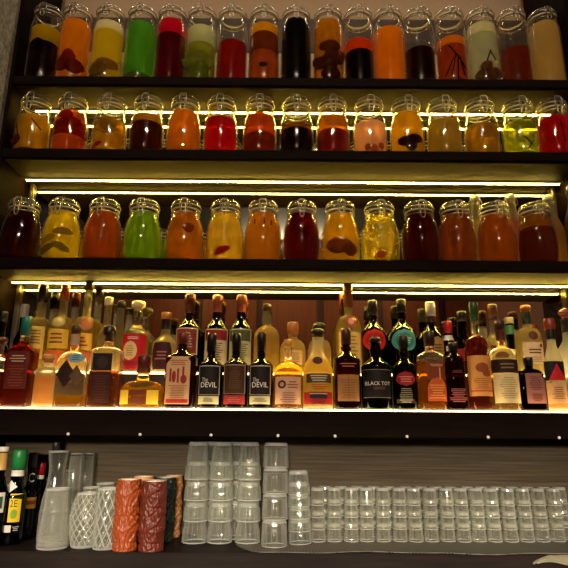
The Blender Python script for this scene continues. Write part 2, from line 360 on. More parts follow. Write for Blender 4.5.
def blob(bm, c, r, sq=(1, 1, 1), seed=0, sub=2):
    rnd = random.Random(seed); g = bmesh.ops.create_icosphere(bm, subdivisions=sub, radius=r)
    ph = [rnd.uniform(0, 6) for _ in range(3)]
    for v in g['verts']:
        k = 1+.12*sin(v.co.x/r*3+ph[0])+.1*sin(v.co.y/r*4+ph[1])+.1*sin(v.co.z/r*3+ph[2])
        v.co = Vector((v.co.x*sq[0]*k+c[0], v.co.y*sq[1]*k+c[1], v.co.z*sq[2]*k+c[2]))
def front(P, x, z, gap=.004):
    rx, ry, e = interp(P, z); t = min(abs(x)/rx, .98); return -(ry*(1-t**e)**(1/e))+gap
def make_jar(kind, px, base, Y, label, layers, fruit=(), group=None, rot=0):
    d = JAR[kind]; H = d['H']; P = d['P']
    row = {'tall': 0, 'short': 1, 'bulb': 2}[kind]
    p = at(px, base, Y); z = Zs[row]+.0006
    t = thing('preserving_jar', (p.x, Y, z), label, 'jar', group)
    b = linkm('jar_body', d['body'], t); linkm('lid', d['lid'], t); linkm('gasket', d['gasket'], t); c = linkm('wire_clasp', d['wire'], t)
    zz = .006
    for i, (top, col, clear, mott) in enumerate(layers):
        z1 = top*H; bm = bmesh.new(); pr = clip_prof(P, zz, z1, .0035)
        lathe(bm, pr, 40)
        if kind == 'bulb': col = ''.join('%02x' % min(255, int(int(col[q:q+2], 16)*1.2)) for q in (0, 2, 4))
        n = 'liquid' if i == len(layers)-1 else ('sediment' if i == 0 else 'liquid_layer')
        link(n, bm, liquid(col, clear, mott), t); zz = z1+.0004
    for k, (n, x, zf, size, col, sh) in enumerate(fruit):
        x *= d['R']; zc = zf*H; yf = front(P, x, zc, .0036); s = size*d['R']
        bm = bmesh.new(); m = liquid(col, 0, .3, 60)
        if sh == 'blob': blob(bm, (x, yf+s*.33, zc), s*(1.4 if kind == 'tall' else 1.15), (1, .5, .8), k+int(px)) 
        elif sh == 'slice':
            lathe(bm, [(s*.86, -.002), (s, -.001), (s, .001), (s*.86, .002)], 22)
            bmesh.ops.rotate(bm, verts=bm.verts[:], matrix=Matrix.Rotation(1.15, 3, 'X') @ Matrix.Rotation(.5*k-.4, 3, 'Y'))
            for v in bm.verts: v.co += Vector((x, yf+s*.33, zc))
        elif sh == 'wedge':
            g = bmesh.ops.create_uvsphere(bm, u_segments=14, v_segments=8, radius=s)
            for v in bm.verts:
                v.co = Vector((v.co.x, v.co.y*.4, v.co.z*(.55 if v.co.z > 0 else .25)))
            bmesh.ops.rotate(bm, verts=bm.verts[:], matrix=Matrix.Rotation(.45*((k % 3)-1), 3, 'Y'))
            for v in bm.verts: v.co += Vector((x, yf+s*.33, zc))
        elif sh.startswith('stick'):
            a = float(sh[5:]); L = s; pts = []
            for q in range(9):
                w = (q/8-.5)*L; xx = x+w*sin(a); zq = zc+w*cos(a); xx = max(-d['R']*.93, min(d['R']*.93, xx)); pts.append((xx, front(P, xx, zq, .0026), zq))
            tube(bm, pts, .0022, 6)
        if not sh.startswith('stick'):
            for v in bm.verts:
                if v.co.y < yf+s*.33+.0005 and abs(v.co.x) < d['R']*.97: v.co.y = front(P, v.co.x, max(.004, v.co.z), .0031 if False else .002)
                v.co.z = max(v.co.z, .0045)
        link(n, bm, m, t)
    return t

TALL = 'tall straight clip-top jars on the topmost shelf'; SHORT = 'short clip-top jars on the second shelf'; BULB = 'bulbous clip-top jars on the third shelf'
J1 = [
 (41.5, 73.5, 'leftmost tall jar on the top shelf, black infusion under a yellow layer', [(.50, '1a0c06', 0, .3), (.70, 'd8a800', .2, .2)], [('fruit_chunk', -.1, .44, .4, '160a06', 'blob')]),
 (71.5, 74, 'tall top-shelf jar of orange liquid with red-brown fruit at the bottom', [(.05, 'c85a10', 0, .2), (.80, 'f08a08', .06, .15)], [('fruit_chunk', -.3, .2, .48, '8e2608', 'blob'), ('fruit_chunk', .35, .17, .44, '7a2008', 'blob'), ('fruit_chunk', 0, .3, .4, '962a08', 'blob')]),
 (105, 74, 'tall top-shelf jar of lemon yellow liquid with a pale foam band, brown fruit below', [(.05, 'b08820', 0, .2), (.66, 'e8c41a', .1, .15), (.78, 'f8edb0', .15, .2)], [('fruit_chunk', -.3, .14, .44, '8c6a18', 'blob'), ('fruit_chunk', .3, .2, .46, '96701c', 'blob')]),
 (138, 74.5, 'tall jar of bright green liquid on the top shelf', [(.10, '5c6a1c', 0, .4), (.77, '55a02a', .06, .12)], []),
 (169, 75, 'tall top-shelf jar of dark crimson liquid with a bright red top layer', [(.62, '5a0410', .0, .25), (.82, 'e2102c', .15, .15)], []),
 (199.5, 76, 'tall top-shelf jar with green fruit under pale lime liquid', [(.05, '8a8c2a', 0, .3), (.50, 'b0b038', .3, .3), (.72, 'dfe0a0', .3, .2)], [('lime_half', 0, .26, .72, '93962c', 'blob'), ('lime_half', -.1, .12, .6, '7d8424', 'blob')]),
 (231, 76.5, 'tall top-shelf jar half full of deep red liquid', [(.53, '8a0f0a', .05, .25)], []),
 (263.5, 77, 'tall top-shelf amber jar with two-tone orange bands and a dark bean inside', [(.40, 'b4501c', .25, .3), (.64, '8a3a08', .1, .2), (.76, 'f0a010', .2, .15)], [('bean', 0, .2, .18, '2a0c04', 'blob')]),
 (296, 77, 'tall jar of pitch black liquid on the top shelf', [(.84, '0d0d0b', .0, .2)], []),
 (329, 77.5, 'tall top-shelf jar of amber liquid stuffed with dark brown bark', [(.05, '6a3a08', 0, .3), (.83, 'd8860c', .1, .35)], [('bark_piece', -.3, .25, .5, '5a2a0a', 'blob'), ('bark_piece', .3, .32, .5, '643008', 'blob'), ('bark_piece', 0, .45, .42, '6a340c', 'blob'), ('bark_piece', .05, .12, .5, '4c220a', 'blob')]),
 (360, 78, 'tall top-shelf jar with near black liquid under a thin orange-red layer', [(.42, '0f0504', 0, .2), (.56, 'f0480c', .12, .2)], []),
 (390.5, 78, 'tall jar of plain orange liquid on the top shelf beside the dark half-full jar', [(.72, 'f28408', .06, .15)], []),
 (421, 78.5, 'tall top-shelf jar half full of purple-black liquid', [(.46, '1e0806', .0, .25)], []),
 (453.5, 79, 'tall top-shelf jar of orange liquid with dark upright sticks', [(.05, '7a2808', 0, .2), (.50, 'a83c08', .1, .3), (.60, 'f08010', .2, .2)], [('spice_stick', .1, .32, 2.0, '1a0804', 'stick-.55'), ('spice_stick', -.2, .22, 1.6, '1a0804', 'stick.2'), ('spice_stick', .35, .2, 1.4, '240a04', 'stick-.2'), ('spice_stick', -.45, .2, 1.3, '2a0c04', 'stick.4'), ('spice_stick', .05, .18, 1.5, '1a0804', 'stick0.05')]),
 (485.5, 79.5, 'tall top-shelf jar of clear liquid with brown chunks and a twig', [(.04, '8a6a48', 0, .3), (.66, 'c9cdb4', .45, .15), (.80, 'efe2a8', .3, .2)], [('brown_chunk', -.45, .12, .36, '7a4a24', 'blob'), ('brown_chunk', .05, .1, .38, '6a3e1c', 'blob'), ('brown_chunk', .5, .14, .36, '85522a', 'blob'), ('brown_chunk', -.2, .2, .34, '74461f', 'blob'), ('twig', .0, .34, .8, '2a1608', 'stick.35'), ('twig', .28, .34, .7, '54340f', 'stick-.5')]),
 (517.5, 79.5, 'tall top-shelf jar, lower half reddish brown, second from the right end', [(.47, '6e2208', .03, .25)], []),
 (549.5, 79.5, 'tall jar filled with pale beige milky liquid at the right end of the top shelf', [(.83, 'cda65c', .05, .12)], []),
]
for px, by, l, lay, fr in J1: make_jar('tall', px, by, .064, l, lay, fr, TALL)
J2 = [
 (31, 147, 'leftmost short jar on the second shelf, yellow fruit piece with dark peel strips', [(.05, '6a3a08', 0, .3), (.62, 'd89a0c', .15, .3)], [('fruit_peel', -.55, .35, 1.3, '3a1406', 'stick-.35'), ('fruit_peel', .5, .45, .8, '4a1a06', 'stick-.7'), ('fruit_chunk', -.6, .2, .36, '6e2c08', 'blob')]),
 (68.5, 147.5, 'short second-shelf jar of orange-red liquid with red fruit', [(.28, 'f06208', .1, .2), (.52, 'b8220a', .05, .4), (.72, 'f0700a', .12, .2)], [('red_fruit', -.4, .45, .34, 'a01808', 'blob'), ('red_fruit', .3, .5, .4, 'aa1a08', 'blob'), ('red_fruit', -.05, .62, .34, 'b42008', 'blob')]),
 (108, 148, 'short second-shelf jar of yellow liquid with a red chili at the base', [(.34, 'dfa00c', .2, .2), (.55, 'b8820c', .2, .3)], [('red_chili', -.4, .1, .38, 'b01208', 'wedge'), ('citrus_slice', .1, .42, .55, 'c89a3a', 'slice')]),
 (145.5, 148.5, 'short second-shelf jar of dark brown liquid with an amber top layer', [(.52, '3e1206', .03, .25), (.66, 'c8840c', .15, .2)], []),
 (183, 149, 'short plain orange jar on the second shelf, fifth from the left', [(.74, 'e0780c', .06, .12)], []),
 (220, 149, 'short second-shelf jar of vivid scarlet liquid', [(.40, 'e00a14', .1, .12), (.60, 'c40c10', .1, .2)], []),
 (259.5, 149.5, 'short second-shelf jar of red-orange liquid with a darker base, right of the scarlet jar', [(.34, '8a2606', .05, .2), (.68, 'cc4c08', .1, .2)], []),
 (296.5, 150, 'short second-shelf jar of near black liquid with an amber upper ring', [(.42, '1a0804', 0, .2), (.50, '8a4a08', .15, .2)], []),
 (333, 150, 'short second-shelf jar shading from dark red base to orange top', [(.40, '84200a', .03, .2), (.66, 'd8780c', .12, .2)], []),
 (370.5, 150.5, 'short second-shelf jar of pale peach pink liquid', [(.55, 'f0a878', .12, .12)], [('pink_petal', -.3, .1, .2, 'a84820', 'blob'), ('pink_petal', .1, .08, .22, 'b85428', 'blob'), ('pink_petal', .5, .13, .2, 'a84820', 'blob')]),
 (408, 150.5, 'short second-shelf jar of golden yellow liquid with dark fruit below', [(.74, 'eda808', .08, .15)], [('dark_fruit', -.3, .2, .34, '3e1e08', 'blob'), ('dark_fruit', .25, .24, .36, '341608', 'blob'), ('dark_fruit', .0, .12, .36, '482408', 'blob')]),
 (445, 151, 'short second-shelf jar of cloudy olive beige liquid', [(.60, 'a8842c', .05, .12)], []),
 (483, 151, 'short second-shelf jar of dull tan liquid with a folded peel', [(.52, 'b8821c', .08, .15)], [('citrus_slice', 0, .4, .6, 'c49428', 'slice')]),
 (521.5, 151.5, 'short second-shelf jar packed with green-yellow herbs and citrus', [(.05, '8a9018', .2, .4), (.58, 'c8cc2c', .3, .45)], [('citrus_slice', -.35, .48, .36, 'a8a020', 'slice'), ('citrus_slice', .35, .5, .36, '9ea418', 'slice'), ('citrus_slice', -.3, .28, .36, 'b8b428', 'slice'), ('herb_stem', .2, .16, .7, '3a3a08', 'stick.6'), ('herb_stem', .05, .22, .7, '4a4a0c', 'stick-.7'), ('citrus_slice', .45, .26, .34, 'd6d63c', 'slice')]),
 (557, 152, 'short jar of cherry red liquid at the right end of the second shelf', [(.68, 'c80c14', .05, .2)], [('spice_stick', .0, .4, 1.5, '4a0408', 'stick-.08')]),
]
for px, by, l, lay, fr in J2: make_jar('short', px, by, .062, l, lay, fr, SHORT)
J3 = [
 (18, 258, 'leftmost bulbous jar on the third shelf, dark plum liquid', [(.79, '2a0608', .02, .2)], []),
 (59, 258, 'bulbous third-shelf jar of yellow liquid with lemon wedges', [(.79, 'd8b412', .12, .12)], [('lemon_wedge', -.35, .3, .5, 'b89a1c', 'wedge'), ('lemon_wedge', .35, .42, .5, 'a88a1c', 'wedge'), ('lemon_wedge', .3, .18, .5, '9a8420', 'wedge'), ('lemon_wedge', -.4, .14, .5, '8c7a18', 'wedge')]),
 (100.5, 258, 'bulbous third-shelf jar of red-orange liquid, between the lemon jar and the green jar', [(.80, '94400f', .05, .2)], []),
 (141, 258.5, 'bulbous jar of green liquid on the third shelf', [(.05, '8aa018', .1, .2), (.81, '6f9418', .06, .12)], []),
 (183.5, 258.5, 'bulbous third-shelf amber-orange jar, right of the green jar', [(.80, 'b4660c', .08, .25)], [('fruit_chunk', .3, .5, .3, '9a4a08', 'blob')]),
 (224, 259, 'bulbous third-shelf jar of clear golden liquid with a red slice at the bottom', [(.78, 'e6b03a', .72, .3)], [('red_slice', .0, .14, .45, 'a81a10', 'wedge')]),
 (262.5, 259, 'bulbous third-shelf jar of cloudy ochre liquid with cloves near the top', [(.79, 'b87008', .06, .15)], [('clove', -.4, .62, .28, '4a2006', 'stick0'), ('clove', .1, .62, .3, '4a2006', 'stick0'), ('clove', .45, .6, .28, '4a2006', 'stick0')]),
 (301.5, 259.5, 'bulbous jar of dark ruby liquid on the third shelf', [(.81, '4e0608', .03, .15)], []),
 (341, 259.5, 'bulbous third-shelf jar of bright yellow-orange liquid with brown fruit', [(.80, 'dd9c0c', .08, .12)], [('fruit_chunk', -.1, .24, .55, '9a560c', 'blob'), ('fruit_chunk', .35, .18, .4, '8a4a0c', 'blob')]),
 (381, 260, 'bulbous third-shelf jar of clear pale gold liquid with a small orange piece', [(.78, 'e8c04a', .75, .3)], [('orange_piece', -.1, .1, .24, 'd8641c', 'blob')]),
 (421.5, 260.5, 'bulbous third-shelf jar of purplish black liquid, right of the pale gold jar', [(.83, '330607', .02, .2)], []),
 (458.5, 261, 'bulbous third-shelf jar of rust red liquid, third from the right of the full jars', [(.80, '7c3a10', .04, .2)], []),
 (498.5, 261, 'bulbous third-shelf jar of deep orange brown liquid, second from the right', [(.81, '9a4c0c', .05, .2)], []),
 (539.5, 261.5, 'bulbous third-shelf jar with dark red-brown liquid and amber top, beside the right upright', [(.58, '5a2008', .03, .2), (.80, '8a5010', .08, .25)], []),
]
for px, by, l, lay, fr in J3: make_jar('bulb', px, by, .064, l, lay, fr, BULB)

# ------------------------------------------------------------------ bottles
def realglass(c, milky):  # milky: pale translucence mixed in, standing for light refracted through clear bottles
    m, nt, out = newmat('bottle_glass_'+c); g = nd(nt, 'ShaderNodeBsdfGlass', Color=lin(c), Roughness=0, IOR=1.42); t = nd(nt, 'ShaderNodeBsdfTranslucent', Color=(.95, .92, .78, 1))
    mx = nd(nt, 'ShaderNodeMixShader', Fac=milky); nt.links.new(g.outputs[0], mx.inputs[1]); nt.links.new(t.outputs[0], mx.inputs[2]); nt.links.new(mx.outputs[0], out.inputs[0]); return m
G = {'clear': realglass('fbf8ee', .07), 'amber': glass('b4763a', .2, 3), 'brown': glass('8a3c18', .12, 3, .0), 'green': glass('2f6a34', .1, 3, .0),
     'dark': glass('3a2416', .1, 4, .0), 'olive': glass('4c5a2a', .2, 3, .0), 'pale': realglass('fbf6e0', .42)}
def patch(bm, P, x0, x1, z0, z1, off, shape='rect', nx=14, nz=8, flip=False):
    cx, hw = (x0+x1)/2, (x1-x0)/2; rows = []
    for j in range(nz+1):
        v = j/nz; z = z0+(z1-z0)*v
        k = {'rect': 1, 'oval': sqrt(max(0, 1-(2*v-1)**2)), 'diamond': 1-abs(2*v-1), 'tri': 1-v, 'arch': sqrt(max(0, 1-max(0, (v-.6)/.4)**2)), 'pouch': (.8+.2*sin(v*pi)), 'half': sqrt(max(0, 1-v*v))}[shape]
        k = max(k, .01); row = []
        for i in range(nx+1):
            x = cx+hw*k*(2*i/nx-1); rx, ry, e = interp(P, z); t = min(abs(x)/rx, .995)
            row.append(bm.verts.new((x, -(ry*(1-t**e)**(1/e))-off, z)))
        rows.append(row)
    for a, b in zip(rows, rows[1:]):
        for i in range(nx): bm.faces.new((a[i], a[i+1], b[i+1], b[i]))
def text_mesh(s):
    c = bpy.data.curves.new('lettering', 'FONT'); c.body = s; c.size = 1; c.fill_mode = 'FRONT'; c.resolution_u = 2
    o = bpy.data.objects.new('lettering', c); COL.objects.link(o)
    me = bpy.data.meshes.new_from_object(o); bpy.data.objects.remove(o); bpy.data.curves.remove(c); return me
def lettering(P, s, x0, x1, z0, z1, off, mat, parent, loc=None):
    me = text_mesh(s); xs = [v.co.x for v in me.vertices]; ys = [v.co.y for v in me.vertices]
    a, b, c, d = min(xs), max(xs), min(ys), max(ys)
    bm = bmesh.new(); bm.from_mesh(me); bpy.data.meshes.remove(me)
    bmesh.ops.subdivide_edges(bm, edges=[e for e in bm.edges if e.calc_length() > .25], cuts=1)
    for v in bm.verts:
        x = x0+(v.co.x-a)/(b-a)*(x1-x0); z = z0+(v.co.y-c)/(d-c)*(z1-z0)
        if P is None: v.co = (x, -off, z)
        else:
            rx, ry, e = interp(P, z); t = min(abs(x)/rx, .98); v.co = (x, -(ry*(1-t**e)**(1/e))-off, z)
    return link('lettering', bm, mat, parent, smooth='keep')
PAPER = {}
def paper(c): return solid(c, .65, 0, .05, 90, .3)
def make_bottle(spec, Y, z, name='liquor_bottle', cat='bottle', group=None, ybase=None):
    (l, r, ytop, ycap, yn, ys, nw, gl, liqc, yfill, capc, label) = spec[:12]
    o = spec[12] if len(spec) > 12 else {}
    Y = o.get('Y', Y); cx = (l+r)/2; ymid = (ytop+(ybase or 405))/2
    p = at(cx, ymid, Y); s = mpp(Vector((p.x, Y, p.z)))
    zt = lambda y: at(cx, y, Y).z - z
    R = (r-l)/2*s*o.get('grow', 1); rn = nw/2*s; dep = o.get('dep', 1); e = o.get('e', 2)
    zS, zN, zC, zT = zt(ys), zt(yn), zt(ycap), zt(ytop)
    base = Vector((p.x, Y, z+.0006))
    sh = o.get('sh', 's'); P = []
    for k, zz in ((.9, 0), (.97, .0025), (1, .006)): P.append((R*k*o.get('taper', 1), R*k*dep*o.get('taper', 1), zz, e))
    P.append((R, R*dep, zS, e)); N = 8
    for i in range(1, N+1):
        u = i/N; k = {'s': (1+cos(pi*u))/2, 'round': sqrt(max(0, 1-u*u)), 'slope': 1-u, 'dome': max(0, 1-u**3)}[sh]
        rr = rn+(R-rn)*k; ry = rn+(R*dep-rn)*k; P.append((rr, ry, zS+(zN-zS)*u, 2+(e-2)*(1-u)))
    if o.get('bulge'):
        P.append((rn*1.25, rn*1.25, zN+(zC-zN)*.35, 2)); P.append((rn*1.2, rn*1.2, zN+(zC-zN)*.6, 2))
    P.append((rn*.94, rn*.94, max(zC-.004, zN+.001), 2)); P.append((rn*.98, rn*.98, max(zC-.003, zN+.002), 2)); P.append((rn, rn, zC, 2))
    t = thing(name, base, label, cat, group)
    bm = bmesh.new(); lathe(bm, P, 36 if e == 2 else 48)
    link('glass_body', bm, G[gl] if isinstance(gl, str) else gl, t)
    if liqc:
        zf = min(zt(yfill), zC-.006); bm = bmesh.new(); lathe(bm, clip_prof(P, .008, zf, min(.0035, rn*.35)), 32)
        link('liquid', bm, liquid(liqc, .62 if gl == 'pale' else .8, .1), t)
    # cap
    cw = o.get('cw', 1.12)*rn; hC = zT-zC; st = o.get('cap', 'cyl'); bm = bmesh.new(); z0 = zC+.0004
    if st == 'cyl': lathe(bm, [(cw, z0), (cw, z0+hC*.9), (cw*.9, z0+hC)], 24)
    elif st == 'knob': lathe(bm, [(rn*.9, z0), (rn*.9, z0+hC*.35), (cw, z0+hC*.4), (cw*1.06, z0+hC*.65), (cw, z0+hC*.92), (cw*.85, z0+hC)], 24)
    elif st == 'ball': lathe(bm, [(rn*.8, z0), (rn*.8, z0+hC*.25)]+[(cw*sin(a), z0+hC*.62-hC*.38*cos(a)) for a in (.5, .9, 1.3, 1.7, 2.1, 2.5, 2.8)], 24)
    link('stopper' if st != 'cyl' else 'cap', bm, o['capm'] if 'capm' in o else solid(capc, .4, 0, .05), t)
    for (ya, yb, c) in o.get('foil', []):
        za, zb = zt(yb), zt(ya); pts = [za]+[q[2] for q in P if za < q[2] < zb]+[zb]; bm = bmesh.new()
        lathe(bm, [(interp(P, q)[0]+.0007, interp(P, q)[1]+.0007, q, interp(P, q)[2]) for q in pts], 28, False, False)
        link('neck_foil', bm, solid(c, .35, 0, .05), t)
    xl = lambda x: (x-cx)*s
    off = .0007; cur = None
    for L in o.get('lab', []):
        k = L[0]
        if k == 'text':
            _, string, x0, x1, y0, y1, c = L
            lettering(P, string, xl(x0), xl(x1), zt(y1), zt(y0), off+.0006, paper(c), cur or t)
        elif k == 'lines':
            _, x0, x1, y0, y1, n, c = L; n = int(n*1.6+.5); bm = bmesh.new(); rnd = random.Random(int(x0*7))
            for q in range(n):
                yy = y0+(y1-y0)*(q+.5)/n; w = (x1-x0)*rnd.uniform(.55, 1)/2; m = (x0+x1)/2; h = (y1-y0)/n*.2
                patch(bm, P, xl(m-w), xl(m+w), zt(yy+h), zt(yy-h), off+.0005, 'rect', 8, 1)
            link('printed_lines', bm, paper(c), cur or t, smooth='keep')
        else:
            shape, x0, x1, y0, y1, c = L[:6]; lvl = L[6] if len(L) > 6 else 0
            bm = bmesh.new(); patch(bm, P, xl(x0), xl(x1), zt(y1), zt(y0), off*(1+lvl*.6), shape, 16, 12 if shape != 'rect' else 4)
            q = link('label' if lvl == 0 else 'emblem', bm, paper(c), t if lvl == 0 or cur is None else cur, smooth='keep')
            if lvl == 0: cur = q
    return t
FG = 'liquor bottles in the front row'; BG = 'liquor bottles in the raised rear row'
